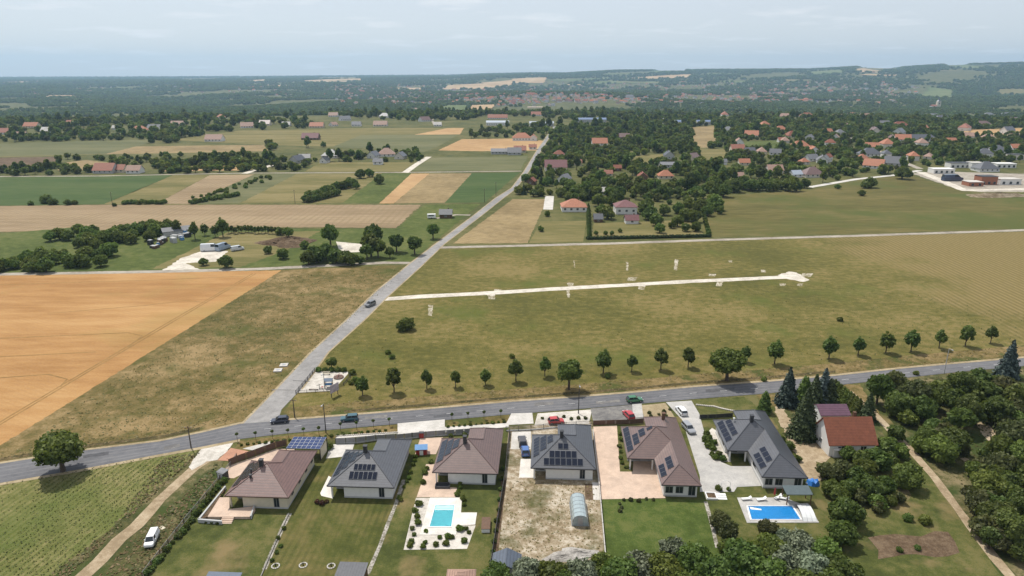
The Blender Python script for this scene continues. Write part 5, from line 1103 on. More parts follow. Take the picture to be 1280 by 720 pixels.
shrubs(V3([(135, 260), (125, 280), (115, 330), (300, 335), (300, 355), (290, 375), (285, 390), (318, 410), (320, 440)]), 3.6, L_mid, 'potted shrub along the peach terrace', 'shrubs along the peach terrace')
shrubs(V3([(255, 98), (325, 92), (155, 225)]), 4.0, L_light, 'bright clipped shrub beside the parking court', 'clipped shrubs at parking court')
shrubs(V2([(120, 240), (130, 225)]), 5, L_mid, 'green bush behind the solar carport', 'bushes behind the carport')
shrubs(V2([(650, 610), (665, 625)]), 3.2, L_light, 'yellow green bush at the slate house corner', 'bushes at slate house corner')
shrubs(V2([(40, 640), (75, 650), (110, 640)]), 3.4, L_red, 'copper leaved shrub beside the porch', 'copper shrubs by the porch')
shrubs(V2([(770, 330), (775, 300), (740, 420), (725, 460), (710, 490), (760, 360), (690, 530)]), 3.0, L_mid, 'small shrub along the side of the slate house', 'shrubs beside slate house')
shrubs(V5([(205, 640), (250, 640), (300, 645), (350, 635), (395, 640), (180, 665), (190, 690), (180, 710)]), 2.6, L_olive, 'small shrub at the lower edge of the peach court', 'shrubs edging the peach court')
shrubs(V5([(175, 295), (182, 330), (185, 370), (195, 400), (215, 430), (240, 430), (185, 215), (190, 250)]), 2.8, L_light, 'flowering shrub against the brown roofed house', 'flowering shrubs by the house')
shrubs(V6([(155, 480), (205, 485)]), 4, L_oak, 'dark upright shrub beside the garden arch', 'shrubs by the garden arch')
shrubs([(270, 612+i*12) for i in range(0)], 3, L_mid, '', '')
shrubs([(x, 720-(x-182)*1.24+random.uniform(-2, 2)) for x in range(184, 282, 4)], 4.2, L_oak, 'weedy bush along the wire fence beside the dirt path', 'bushes along the wire fence')
shrubs([(346, 690), (351, 682), (340, 700), (347, 672), (355, 660)], 3.2, L_mid, 'small shrub along the gravel path of the mown lawn', 'shrubs on the gravel path')
shrubs([(613+i*1.6, 715-i*13) for i in range(11)], 3.4, L_oak, 'dark hedge shrub along the dark screen fence', 'hedge along the dark fence')
shrubs(V1([(60, 620), (75, 600), (95, 575), (115, 545), (135, 520), (160, 490), (185, 460), (90, 630), (130, 632), (165, 634)]), 2.4, L_mid, 'small plant in the dark terrace planter', 'terrace planter plants')
# white edging stones
for i in range(22):
    f = i/21; p = G(*V6([(45+185*f, 66+8*math.sin(f*3)+32*max(0, f-.45)*1.7)])[0]); o = link('edging_stone', MB().box(-.28, -.2, 0, .28, .2, .28).mesh('edging_stone', M_gravel_w)); o.location = p; o.rotation_euler = (0, 0, f*2); tag(o, 'white edging stone in the curved line on the green verge', 'stone', 'white edging stones')
for i in range(30):
    p = G(421+i*2.6, 545.5-i*.16) if i else G(421, 545.5); o = link('edging_stone', MB().box(-.2, -.15, 0, .2, .15, .24).mesh('edging_stone', M_gravel_w)); o.location = p; o.rotation_euler = (0, 0, i); tag(o, 'white stone in the row beside the narrow footpath', 'stone', 'white stones by the footpath')
# vine nursery rows: joined low bushes
P0 = gpoly([(0, 607), (200, 571), (240, 566), (228, 582), (130, 668), (60, 725), (20, 760), (-120, 760), (-60, 622)])
xs = [p[0] for p in P0]; ys = [p[1] for p in P0]; d = (G(150, 650)-G(230, 580)); d.normalize(); q = Vector((-d.y, d.x, 0)); pts = []
for i in range(-90, 90):
    for k in range(-160, 160):
        p = G(130, 640)+q*(i*1.3)+d*(k*.42+random.uniform(-.1, .1))
        if inpoly(p, P0) and random.random() < .35+.6*(math.sin(p.x*.11)*math.cos(p.y*.13+1)+.5*math.sin(p.x*.31+p.y*.2) > -.5): pts.append((p.x+random.uniform(-.12, .12), p.y+random.uniform(-.12, .12), random.uniform(.1, .45)))
pts = np.array(pts*2); pts += rng.normal(0, .07, pts.shape); pts[:, 2] = np.abs(pts[:, 2])+.05
o = link('nursery_vines', leaf_mesh('nursery_vines', pts, np.tile([0, 0, 1.0], (len(pts), 1)), .11, rng.uniform(0, 1, len(pts)), [leafmat('leaf_vine', (.070, .085, .022), (.145, .155, .05))], jit=.7))
tag(o, 'close rows of low green vines in the nursery field', 'vines', kind='stuff')
# tall grass tufts that break up verges and meadows near the road
def tufts(name, label, polys, dens, size, mat, seed):
    rr = random.Random(seed); P = []
    for poly in polys:
        g_ = gpoly(poly); x0, x1 = min(a for a, b in g_), max(a for a, b in g_); y0, y1 = min(b for a, b in g_), max(b for a, b in g_)
        for _ in range(int((x1-x0)*(y1-y0)*dens)):
            p = (rr.uniform(x0, x1), rr.uniform(y0, y1))
            if inpoly(p, g_): P.append((p[0], p[1], rr.uniform(.06, .14)))
    P = np.array(P); o = link(name, leaf_mesh(name, P, np.tile([.0, -.1, 1.0], (len(P), 1)), size, rng.uniform(0, 1, len(P)), [mat], jit=.35)); tag(o, label, 'grass', kind='stuff')
G_dry = leafmat('grass_dry', (.12, .10, .036), (.28, .21, .10), .3, .0); G_grn = leafmat('grass_green', (.060, .066, .020), (.135, .13, .042), .3, .0)
tufts('meadow_tufts', 'dry grass tufts of the rough meadow beside the side road', [[(340, 345), (505, 336), (455, 388), (390, 440), (310, 522), (200, 548), (0, 578), (100, 505), (225, 422)]], .5, .17, G_dry, 1)
tufts('meadow_tufts', 'green grass tufts of the rough meadow beside the side road', [[(340, 345), (505, 336), (455, 388), (390, 440), (310, 522), (200, 548), (0, 578), (100, 505), (225, 422)]], .4, .16, G_grn, 2)
tufts('big_meadow_tufts', 'dry and green grass tufts across the big meadow', [[(480, 378), (700, 365), (1000, 355), (1200, 375), (1290, 392), (1290, 430), (960, 455), (640, 482), (440, 492), (415, 440)]], .25, .15, G_grn, 3)
tufts('verge_tufts', 'dry tufts on the verges of the main road', [[(0, 575), (250, 536), (300, 527), (300, 518), (200, 540), (0, 568)], [(360, 522), (640, 500), (960, 475), (1280, 445), (1280, 432), (960, 460), (640, 486), (400, 505)]], .9, .2, G_dry, 4)
tufts('strip_tufts', 'weedy tufts on the strip beside the dirt path', [[(205, 572), (250, 566), (170, 640), (60, 745), (20, 750), (140, 660)], [(262, 590), (275, 600), (180, 718), (120, 745), (110, 735), (180, 660)]], 3.0, .2, G_dry, 5)
tufts('strip_weeds', 'green weeds on the strip beside the dirt path', [[(262, 585), (288, 570), (180, 718), (150, 735), (200, 650)], [(205, 572), (250, 566), (170, 640), (60, 745), (20, 750), (140, 660)]], 2.4, .22, G_grn, 6)
tufts('yard_weeds', 'weed tufts in the bare yard', [[(636, 600), (745, 600), (750, 690), (620, 690)]], 1.5, .13, G_dry, 7)
tufts('orchard_weeds', 'rough tufts below the orchard trees', [[(1125, 476), (1300, 455), (1300, 700), (1265, 690), (1165, 560)]], 1.1, .22, G_grn, 8)
# ================================================================ VILLAGE
M_pink = plain('pale_wall', (.60, .55, .48), .8, var=.06); M_brick = plain('raw_brick', (.30, .125, .07), .85, var=.15, sc=2); M_solarhall = plain('blue_sheet_roof', (.13, .18, .29), .5, var=.1)
M_sheetgrey = plain('grey_sheet_roof', (.36, .40, .45), .5); M_longbeige = plain('beige_sheet', (.50, .38, .27), .6)
TT = {'o': T_orange, 'r': T_rust, 'R': T_red, 'm': T_maroon, 't': T_tan, 'g': T_grey, 's': T_slate, 'c': T_slate2, 'b': T_brown, 'B': M_solarhall, 'G': M_sheetgrey, 'L': M_longbeige, 'w': M_conc}
WW = {'w': M_wallw, 'c': M_wallc, 'p': M_pink, 'g': M_wallg, 'k': M_brick, 'd': M_wood}
HOUSES = []
def vh(px, py, wp, tile, wall, label, hip=False, rot=0, dr=.72, group=None, name='village_house', e=2.9, cat='house', rise=.42):
    p = G(px, py); w = min(wp*pxm(p), 60); d = max(5.5, min(w*dr, 13)); r = R(rot)
    ctr = p+Vector((0, d/2, 0)); h = e+d/2*2*rise*.5+.6
    t = gable(name, label, cat, (ctr.x, ctr.y, p.z), r, w*.94, d, e, e+rise*d, TT[tile], WW[wall], .45, group, wins=wp > 9, hip=hip, chim=wp > 9 and tile not in 'BGLw')
    HOUSES.append((ctr.x, ctr.y, w)); return t
vh(718, 265, 33, 'o', 'w', 'white house with bright orange hipped roof above the garden plot', hip=True, dr=.8, e=3.2, rise=.3)
vh(783, 268, 28, 'm', 'w', 'white two storey house with maroon hipped roof inside the hedge', hip=True, e=4.6, dr=.85, rise=.28)
vh(790, 280, 17, 'm', 'w', 'small garage with maroon roof inside the hedge', rot=2, e=2.4)
vh(748, 278, 11, 's', 'd', 'small dark shed under trees inside the hedge', e=2.2)
vh(695, 214, 29, 'm', 'p', 'long house with dusty red gable roof near the side road', e=3.6)
vh(699, 196, 14, 'R', 'w', 'small house with red hipped roof near the side road', hip=True)
vh(722, 207, 11, 'r', 'c', 'tiny house with faded rust roof among village trees')
vh(750, 182, 20, 'o', 'w', 'house with orange gable roof deep in village trees')
vh(781, 174, 14, 'b', 'd', 'brown barn deep in village trees')
vh(706, 228, 17, 'g', 'w', 'grey gabled house behind the dark hedge trees', rot=60)
vh(665, 231, 11, 'R', 'd', 'small dark red shed beside the side road', rot=70)
vh(772, 214, 10, 'R', 'd', 'small red roofed garden house behind concrete drive')
vh(760, 221, 12, 'r', 'c', 'rust roofed garden house left of the concrete drive')
vh(804, 225, 16, 'R', 'd', 'dark red gabled cottage at the head of white drive', rot=85)
vh(833, 224, 20, 'o', 'c', 'cottage with orange hipped roof right of white drive', hip=True)
vh(837, 199, 16, 'c', 'g', 'tall dark grey gabled house in village clearing', rot=88, e=4)
vh(838, 210, 24, 'g', 'g', 'low grey roofed workshop below the tall dark house', rise=.15)
vh(867, 200, 15, 'b', 'c', 'brown roofed house beside the small grass clearing', rot=40)
vh(904, 206, 10, 'g', 'w', 'small grey shed near the green meadow trees')
vh(931, 207, 14, 'o', 'c', 'small orange roofed house near the green meadow trees')
vh(924, 224, 12, 't', 'p', 'pale low house behind the dark round trees')
vh(753, 244, 12, 'w', 'w', 'small white garden shed behind the maroon roofed house')
# along and beyond the far end of the side road
vh(652, 176, 24, 'o', 'w', 'large house with bright orange hipped roofs at the road end', hip=True, e=4, dr=.9)
vh(667, 176, 12, 'o', 'w', 'orange gabled wing house beside the road end', e=4, rot=88)
vh(650, 191, 16, 'r', 'c', 'orange barn beside the ripe far field'); vh(643, 194, 18, 'g', 'g', 'grey shed beside the ripe far field')
vh(666, 187, 10, 'r', 'w', 'small rust roofed house at the road curve')
vh(677, 158, 32, 'G', 'g', 'long grey metal hall near the road end', rise=.2, e=5); vh(740, 153, 38, 'B', 'g', 'blue metal roofed hall behind the dark wood', rise=.2, e=5)
vh(846, 156, 34, 'B', 'w', 'long blue roofed factory hall among trees', rise=.18, e=5); vh(880, 156, 18, 'B', 'w', 'short blue roofed hall with pale yard', rise=.18, e=5); vh(824, 152, 14, 'G', 'w', 'grey roofed hall left of the blue factory', rise=.2)
vh(669, 135, 38, 'L', 'c', 'long beige farm building on the crest', rise=.15); vh(671, 145, 15, 'r', 'w', 'white house with rust roof on the crest'); vh(829, 140, 11, 't', 'w', 'tan roofed crest house', hip=True); vh(845, 143, 12, 'g', 'w', 'grey roofed crest house beside the tan one', hip=True)
vh(622, 157, 30, 'G', 'w', 'white hall with grey roof left of the road end', rise=.2, e=5); vh(622, 149, 26, 'r', 'w', 'rust roofed terrace behind the white hall'); vh(627, 193, 28, 'g', 'g', 'low grey building behind the vine block', rise=.2)
# right hand village
for a in [(1002, 186, 24, 'o', 'w', 'orange roofed house left of the slate villa', 0, 1), (1018, 192, 18, 'o', 'w', 'orange gabled house above the grey twin roofs', 85, 0), (1016, 202, 16, 'g', 'w', 'blue grey roofed house with white wall in right village', 20, 0), (1030, 204, 18, 'g', 'w', 'grey twin roof house beside the field trees', 70, 0), (1035, 168, 14, 'o', 'c', 'orange roofed house uphill in right village', 20, 0), (1046, 174, 11, 't', 'w', 'small tan roofed house uphill in right village', 60, 0), (992, 172, 18, 'R', 'c', 'dark red roofed house amid trees', 10, 1), (977, 165, 17, 'o', 'w', 'orange hipped house behind dark trees', 0, 1), (978, 178, 10, 'r', 'w', 'small pink red house beside trees', 0, 0), (1050, 152, 24, 't', 'w', 'wide house with tan hipped roof below the wood', 0, 1), (1060, 161, 14, 'm', 'p', 'maroon gabled house below the wood', 80, 0), (1127, 159, 20, 'R', 'c', 'red hipped house below the church wood', 0, 1), (1156, 164, 15, 'o', 'w', 'white house with orange roof above the slate villa', 30, 0), (1152, 177, 44, 's', 'w', 'large white villa with wide slate hipped roof', 0, 1), (1117, 175, 11, 'b', 'p', 'brown gabled cottage beside the dark conifers', 80, 0), (1181, 153, 10, 't', 'c', 'yellow walled house with tan roof near church', 70, 0), (1229, 158, 24, 'b', 'w', 'white house with broad brown roof on the hill', 0, 1), (1258, 144, 16, 'g', 'w', 'grey roofed house high on the hill', 30, 0), (1090, 196, 26, 's', 'w', 'dark slate hipped house on the village street', 0, 1), (1096, 211, 24, 'o', 'w', 'white house with orange gable roof on the village street', -35, 0), (1079, 201, 14, 'o', 'w', 'orange roofed house behind the street trees', 30, 1), (1123, 208, 26, 's', 'g', 'long dark slate roof beside the village street', -30, 0), (1163, 199, 13, 't', 'p', 'tan pyramid roof amid green orchard', 45, 1), (1250, 192, 22, 's', 'w', 'slate roofed house behind the building site', 10, 1), (1272, 188, 14, 'o', 'w', 'orange roofed house at the village edge', 0, 0), (970, 217, 20, 't', 'p', 'pink roofed long house beside round trees', 0, 0), (1018, 222, 26, 'b', 'p', 'brown roofed low house behind meadow hedge', 5, 1), (996, 222, 14, 'G', 'w', 'small grey roofed house behind meadow hedge', 15, 0), (1237, 215, 26, 's', 'w', 'new white house with slate hipped roof at building site', 0, 1)]:
    vh(a[0], a[1], a[2], a[3], a[4], a[5], hip=bool(a[7]), rot=a[6])
rv = random.Random(77); PX = [(718, 265), (783, 268)]+[(a, b) for a, b in [(1002, 186), (1018, 192), (1035, 168), (992, 172), (1050, 152), (1127, 159), (1156, 164), (1152, 177), (1229, 158), (1258, 144), (1090, 196), (1096, 211), (1123, 208), (1163, 199), (1250, 192), (970, 217), (1018, 222), (931, 207), (904, 206)]]
for _ in range(400):
    x, y = rv.uniform(905, 1285), rv.uniform(143, 206)
    if len(PX) > 62 or (x > 1165 and y > 198) or any(abs(x-a) < 15 and abs(y-b) < 6 for a, b in PX): continue
    PX.append((x, y)); kr = rv.choice('oorrRttgsb'); nmr = {'o': 'orange', 'r': 'rust coloured', 'R': 'red', 't': 'tan', 'g': 'grey', 's': 'slate', 'b': 'brown'}[kr]; hp = rv.random() < .4
    vh(x, y, rv.uniform(11, 19), kr, rv.choice('wwwpc'), 'hill village house with %s %s roof among garden trees' % (nmr, 'hipped' if hp else 'gabled'), hip=hp, rot=rv.choice([0, 15, -20, 45, 80]), group='hill village houses %s %s' % (nmr, 'hipped' if hp else 'gabled'), e=rv.choice([2.9, 3.4, 5]))
def flat(px, py, wp, hm, wall, label, dm=9, cap=None, rot=0):
    p = G(px, py); w = wp*pxm(p); t = thing('modern_house', label, 'house', (p.x, p.y, 0), R(rot))
    part('wall', MB().box(-w/2, 0, 0, w/2, dm, hm), wall, t)
    rf = MB(); rf.box(-w/2-.2, -.25, hm, w/2+.2, dm+.2, hm+.3); part('roof', rf, cap or M_dark, t)
    for i in range(max(1, int(w/4))): add_window(t, (-w/2+w*(i+.5)/max(1, int(w/4)), 0), 1.9, min(2.0, hm*.6), 0, -1, z0=.4)
    HOUSES.append((p.x, p.y+dm/2, w)); return t
flat(1180, 217, 26, 3.6, M_wallw, 'white flat roofed bungalow at the building site gate', cap=M_wallw); flat(1200, 210, 24, 4.2, M_wallw, 'white house with black flat roof slab'); flat(1222, 211, 16, 5, M_wallw, 'white flat house with dark window band', cap=M_conc)
flat(1236, 231, 20, 6, M_brick, 'unfinished raw brick house shell at building site'); flat(1220, 233, 18, 3, M_brick, 'low unfinished brick and concrete shell at building site', cap=M_conc); flat(1263, 231, 26, 4, M_wallw, 'white flat roofed house beside the brick shell', cap=M_conc)
flat(1258, 210, 24, 3.6, M_wallw, 'white flat roofed house row behind brick shell', cap=M_wallw); flat(1272, 200, 16, 5, M_pink, 'beige flat roofed block behind the white row')
# left hand farms and estates
for a in [(128, 217, 26, 'r', 'g', 'farmhouse with dusty orange gable beside field lane', 0, 0), (146, 216, 18, 'r', 'c', 'long orange farm barn beside field lane', 0, 0), (166, 217, 18, 't', 'w', 'tan roofed farm outbuilding beside field lane', 0, 0), (172, 165, 20, 'o', 'w', 'orange hipped house at the far left crest', 0, 1), (192, 163, 18, 'g', 'w', 'pale grey hall at the far left crest', 0, 0), (37, 160, 18, 'o', 'c', 'orange roofed crest house above the ploughed patch', 0, 0), (4, 168, 16, 'r', 'w', 'dusty orange barn at the left crest end', 0, 0), (57, 166, 14, 'w', 'g', 'pale roofed shed on the left crest', 0, 0), (144, 162, 9, 'w', 'w', 'white cottage on the left crest', 0, 0), (266, 177, 22, 't', 'w', 'low white and tan house on the slope field', 0, 0), (275, 149, 10, 'o', 'w', 'small orange crest house behind trees', 0, 1), (220, 158, 16, 't', 'p', 'tan roofed crest house with trees', 0, 0), (307, 160, 16, 't', 'w', 'tan and white crest house beside tall trees', 20, 0), (88, 157, 14, 'r', 'w', 'rust roofed house in left crest trees', 0, 0), (24, 172, 14, 't', 'w', 'tan roofed shed below the left crest', 0, 0),
          (370, 204, 18, 'c', 'g', 'dark grey twin gabled villa beside field pool', 70, 0), (380, 201, 14, 's', 'g', 'second dark gabled villa beside field pool', 10, 0), (412, 198, 22, 's', 'p', 'dark villa among cypress trees', 0, 1), (405, 204, 12, 'c', 'w', 'small dark roofed guest house', 80, 0), (466, 198, 16, 's', 'w', 'grey gabled villa in the dark cluster', 75, 0), (482, 196, 22, 't', 'w', 'tan and grey villa in the dark cluster', 10, 1), (500, 199, 16, 's', 'p', 'slate villa at the cluster end', 80, 0), (472, 206, 12, 'g', 'w', 'small grey annex below the dark cluster', 0, 0), (387, 175, 22, 'm', 'd', 'red brown barn beside cypress row', 0, 0), (357, 158, 11, 'w', 'w', 'bright white house on the middle crest', 0, 0), (416, 158, 10, 't', 'w', 'tan house on the middle crest', 60, 0), (395, 160, 18, 'o', 'c', 'orange terrace on the middle crest', 0, 0), (430, 151, 14, 'g', 'w', 'white and grey house on the middle crest', 30, 0), (480, 147, 14, 's', 'w', 'slate house on the middle crest', 0, 1), (437, 142, 12, 't', 'w', 'tan gabled house on the upper middle crest', 0, 0), (462, 139, 12, 't', 'w', 'pinkish house on the upper middle crest', 0, 0), (472, 141, 9, 'r', 'w', 'rust roofed house on the upper middle crest', 0, 0), (517, 138, 12, 't', 'w', 'pink house above the middle crest', 0, 1), (475, 158, 18, 't', 'p', 'tan long house at the crest field edge', 0, 0), (530, 152, 14, 'b', 'w', 'brown roofed house beside white hill path', 40, 0), (547, 158, 10, 'w', 'w', 'white hut below the hill path', 0, 0), (416, 146, 12, 't', 'w', 'tan house behind the middle crest', 0, 0), (330, 157, 14, 'b', 'c', 'brown roofed crest house left of the white one', 0, 0), (445, 158, 12, 'g', 'w', 'grey crest house near the field edge', 0, 0)]:
    vh(a[0], a[1], a[2], a[3], a[4], a[5], hip=bool(a[7]), rot=a[6])
path_strip('village_lane', [(543, 156), (540, 150), (548, 144)], 4, M_track, .06, 'white path climbing the hill behind the crest')
# shed and caravan by the side road
vh(557, 273, 16, 's', 'd', 'dark brown timber shed beside the side road', e=2.6, dr=.7)
t = thing('caravan', 'white caravan beside the dark timber shed', 'caravan', G(539.5, 273), .1)
part('body', MB().box(-2.4, -1.1, .5, 2.4, 1.1, 2.6), M_whitef, t); part('window', MB().box(-1.8, -1.13, 1.5, 1.4, -1.1, 2.1), M_glass, t)
for s in (-1, 1): part('wheel', MB().tube([(0, s*1.0, .35), (0, s*1.15, .35)], [.35, .35], 10), M_tyre, t)
# village church
p = G(1173, 136); t = thing('church', 'small cream church with dark pointed tower on the wooded hill', 'church', p, 0)
k = pxm(p)
part('nave', MB().box(-9*k, 0, 0, -2*k, 5*k, 3.2*k), M_wallw, t); part('nave_roof', MB().slab([(-9*k, -.3, 3.2*k), (-2*k, -.3, 3.2*k), (-2*k, 2.5*k, 5*k), (-9*k, 2.5*k, 5*k)], .3).slab([(-2*k, 5*k, 3.2*k), (-9*k, 5*k, 3.2*k), (-9*k, 2.5*k, 5*k), (-2*k, 2.5*k, 5*k)], .3), T_rust, t)
part('tower', MB().box(-2*k, 0, 0, 2.2*k, 4*k, 9*k), M_wallc, t); part('spire', MB().tube([(.1*k, 2*k, 9*k), (.1*k, 2*k, 10.4*k), (.1*k, 2*k, 13.5*k)], [2.6*k, 1.3*k, .1*k], 8), T_slate2, t); part('window', MB().box(-.5*k, -.1, 5.5*k, .7*k, 0, 7.3*k), M_glass, t)
HOUSES.append((p.x, p.y, 40))
# scrap yard clutter
rs = random.Random(5)
for i in range(26):
    x, y = rs.uniform(186, 236), 0; f = (x-186)/50; y = 309-14*f+rs.uniform(-4, 5); p = G(x, y)
    t = thing('scrap_container', 'battered container or wreck lying in the scrap yard', 'container', p, rs.uniform(0, 3), 'wrecks in the scrap yard')
    w, d_, h_ = rs.uniform(1.5, 4.5), rs.uniform(1.2, 2.2), rs.uniform(.8, 2.4); m = rs.choice([M_wallg, M_whitef, M_wood, M_dark, M_sheetgrey, M_fbrown, M_bluep])
    part('body', MB().box(-w/2, -d_/2, 0, w/2, d_/2, h_), m, t); part('top', MB().box(-w/2+.2, -d_/2+.15, h_, w/2-.3, d_/2-.15, h_+.25), M_wallg, t)
gable('yard_shed', 'long grey roofed shed at the top of the scrap yard', 'shed', G(222, 293), R(35), 14, 6, 2.8, 4.2, T_grey, M_wallg, wins=False, chim=False)
# ---------------------------------------------------------------- mid distance trees
# explicit groups of individuals
def grp(pts, kind, mat, label, group, name='tree', cat='tree', **kw):
    for x, y, r_ in pts: tree_c(x, y, r_, kind, mat, label, name=name, cat=cat, group=group, **kw)
grp([(412, 291, 12), (466, 291, 12), (463, 303, 13), (472, 308, 10), (458, 312, 9), (495, 301, 10), (518, 304, 10), (541, 287, 8), (487, 314, 6)], 'round', L_oak, 'dark rounded tree on the lush meadow beside the side road', 'trees on the lush meadow')
grp([(395, 318, 13), (408, 314, 12), (385, 322, 11), (420, 320, 11), (432, 322, 11), (440, 324, 9), (450, 325, 6), (335, 312, 6), (353, 317, 8), (282, 327, 10), (254, 327, 6), (360, 290, 7), (350, 289, 6), (380, 306, 6)], 'full', L_oak, 'dense dark bush beside the farm lane', 'bushes beside the farm lane', 'bush', 'bush')
rs = random.Random(9)
grp([(rs.uniform(95, 210), 0, 0) for _ in range(0)], 'round', L_mid, '', '')
TH = [(98+f*108+rs.uniform(-5, 5), 307-f*22+rs.uniform(-9, 5), rs.uniform(7, 10)) for f in [i/30 for i in range(31)]]+[(20+f*110+rs.uniform(-8, 8), 328-f*10+rs.uniform(-7, 8), rs.uniform(7, 11)) for f in [i/24 for i in range(25)]]+[(62, 295, 8), (73, 292, 9), (98, 287, 9), (108, 290, 9), (85, 294, 8), (116, 287, 7), (5, 330, 9), (-5, 332, 10)]
grp(TH, 'full', L_mid, 'leafy tree in the thick grove above the wheat field', 'trees of the grove above the wheat', sz=1.0)
grp([(57, 249, 8), (66, 252, 6), (38, 254, 4), (85, 253, 5), (93, 253, 4), (143, 256, 3)], 'bush', L_oak, 'dark bush at the lower edge of the green crop field', 'bushes at the green field edge', 'bush', 'bush')
grp([(155+i*4.6, 252.5+rs.uniform(-1, 1), 3.8) for i in range(12)]+[(241+i*5, 252-i*.9+rs.uniform(-1, 1), 4.2) for i in range(12)], 'bush', L_mid, 'bush in the low hedge line at the stubble field', 'hedge line at the stubble field', 'bush', 'bush')
grp([(382+i*4, 246-i*1.25+rs.uniform(-2, 2), 6) for i in range(16)]+[(386+i*4, 249-i*1.0, 5) for i in range(10)]+[(451, 217, 7), (462, 216, 6), (474, 224, 7), (445, 232, 5)], 'full', L_oak, 'dark tree in the hedge block among the strip fields', 'hedge block among strip fields', sz=1.0)
grp([(285+i*4.2, 287-rs.uniform(0, 2), 3) for i in range(16)]+[(242, 286, 7), (277, 281, 8), (268, 287, 5), (255, 285, 5), (220, 282, 6)], 'lime', L_oak, 'upright dark tree along the stubble field boundary', 'upright trees along stubble field')
# clipped hedge in front of the gardens at the meadow lane
for i in range(38):
    f = i/37; tree_c(735+f*152, 297.5-f*3, 3.0, 'bush', L_spruce, 'dark clipped hedge bush along the meadow lane', name='hedge_bush', cat='hedge', group='clipped hedge at the meadow lane', lod=2)
for i in range(9): tree_c(737-i*.2, 293-i*4.2, 3.4, 'thuja', L_oak, 'columnar thuja between two village gardens', name='thuja_tree', cat='hedge', group='thuja row between gardens', lod=2)
for i in range(9): tree_c(886-i*1.0, 291-i*3.6, 3.4, 'bush', L_oak, 'hedge bush between garden and wide green meadow', name='hedge_bush', cat='hedge', group='hedge at the green meadow', lod=2)
grp([(825, 285, 7), (820, 274, 9), (812, 266, 10), (808, 258, 11), (830, 262, 8), (752, 262, 8), (760, 266, 9), (748, 250, 9), (765, 252, 6), (847, 276, 8), (856, 268, 9), (868, 270, 9), (876, 258, 10), (862, 255, 9), (848, 260, 8), (840, 281, 5), (870, 283, 7), (857, 284, 6), (893, 253, 11), (885, 263, 8), (900, 262, 6), (684, 267, 4), (676, 286, 4), (745, 240, 9), (762, 240, 8), (775, 288, 3), (757, 291, 3), (765, 291, 3), (745, 291, 3), (770, 245, 10), (729, 246, 5)], 'full', L_mid, 'leafy garden tree inside the hedged gardens', 'garden trees inside the hedge', sz=1.05)
grp([(1129, 216, 11), (1087, 228, 9), (1082, 231, 6), (1047, 233, 4), (1077, 241, 5)], 'full', L_oak, 'dark solitary tree at the top of the green meadow', 'solitary trees on the green meadow', sz=.85)
grp([(930+i*9.5, 233-rs.uniform(0, 5), 8+rs.uniform(-1, 2)) for i in range(9)]+[(905, 238, 10), (918, 232, 10)], 'full', L_oak, 'round dark tree along the top edge of the green meadow', 'tree edge of the green meadow', sz=1)
grp([(1150+i*6, 0, 0) for i in range(0)], 'round', L_oak, '', '')
# shrubs in strip fields
nv = [(240+f*100+rs.uniform(-4, 4), 250-f*30+rs.uniform(-3, 3), rs.uniform(2.0, 3.2)) for f in [i/34 for i in range(35)]]
grp(nv, 'bush', L_mid, 'leafy vine bush in the narrow green strip', 'vine bushes in the green strip', 'vine_bush', 'bush')
# ---------------------------------------------------------------- scattered trees: geometry-node instancing
def scatter(name, label, pts, rads, srcs, cat='trees'):
    me = bpy.data.meshes.new(name); me.from_pydata([tuple(p) for p in pts], [], [])
    for nm, dat in (('sc', rads), ('rz', np.array([random.uniform(0, 6.28) for _ in pts]))):
        a = me.attributes.new(nm, 'FLOAT', 'POINT'); a.data.foreach_set('value', np.array(dat, dtype=np.float32))
    a = me.attributes.new('ix', 'INT', 'POINT'); a.data.foreach_set('value', np.array([random.randrange(len(srcs)) for _ in pts], dtype=np.int32))
    o = link(name, me); tag(o, label, cat, kind='stuff')
    ng = bpy.data.node_groups.new(name, 'GeometryNodeTree')
    ng.interface.new_socket('Geometry', in_out='INPUT', socket_type='NodeSocketGeometry'); ng.interface.new_socket('Geometry', in_out='OUTPUT', socket_type='NodeSocketGeometry')
    N = lambda t: ng.nodes.new(t); l = ng.links.new
    gi, go, jo, ip = N('NodeGroupInput'), N('NodeGroupOutput'), N('GeometryNodeJoinGeometry'), N('GeometryNodeInstanceOnPoints')
    for s in srcs[::-1]:
        oi = N('GeometryNodeObjectInfo'); oi.inputs['Object'].default_value = s; oi.inputs['As Instance'].default_value = True; l(oi.outputs['Geometry'], jo.inputs[0])
    def na(nm, dt):
        n = N('GeometryNodeInputNamedAttribute'); n.data_type = dt; n.inputs['Name'].default_value = nm; return n.outputs['Attribute']
    l(gi.outputs[0], ip.inputs['Points']); l(jo.outputs[0], ip.inputs['Instance']); ip.inputs['Pick Instance'].default_value = True
    l(na('ix', 'INT'), ip.inputs['Instance Index']); l(na('sc', 'FLOAT'), ip.inputs['Scale'])
    cx = N('ShaderNodeCombineXYZ'); l(na('rz', 'FLOAT'), cx.inputs[2]); l(cx.outputs[0], ip.inputs['Rotation'])
    l(ip.outputs[0], go.inputs[0]); md = o.modifiers.new('scatter', 'NODES'); md.node_group = ng; return o
def src(kind, mat, lod, k): return bpy.data.objects.new('src', variant(kind, mat, lod, k)[0])
CLEAR = []      # ground polygons kept free of trees
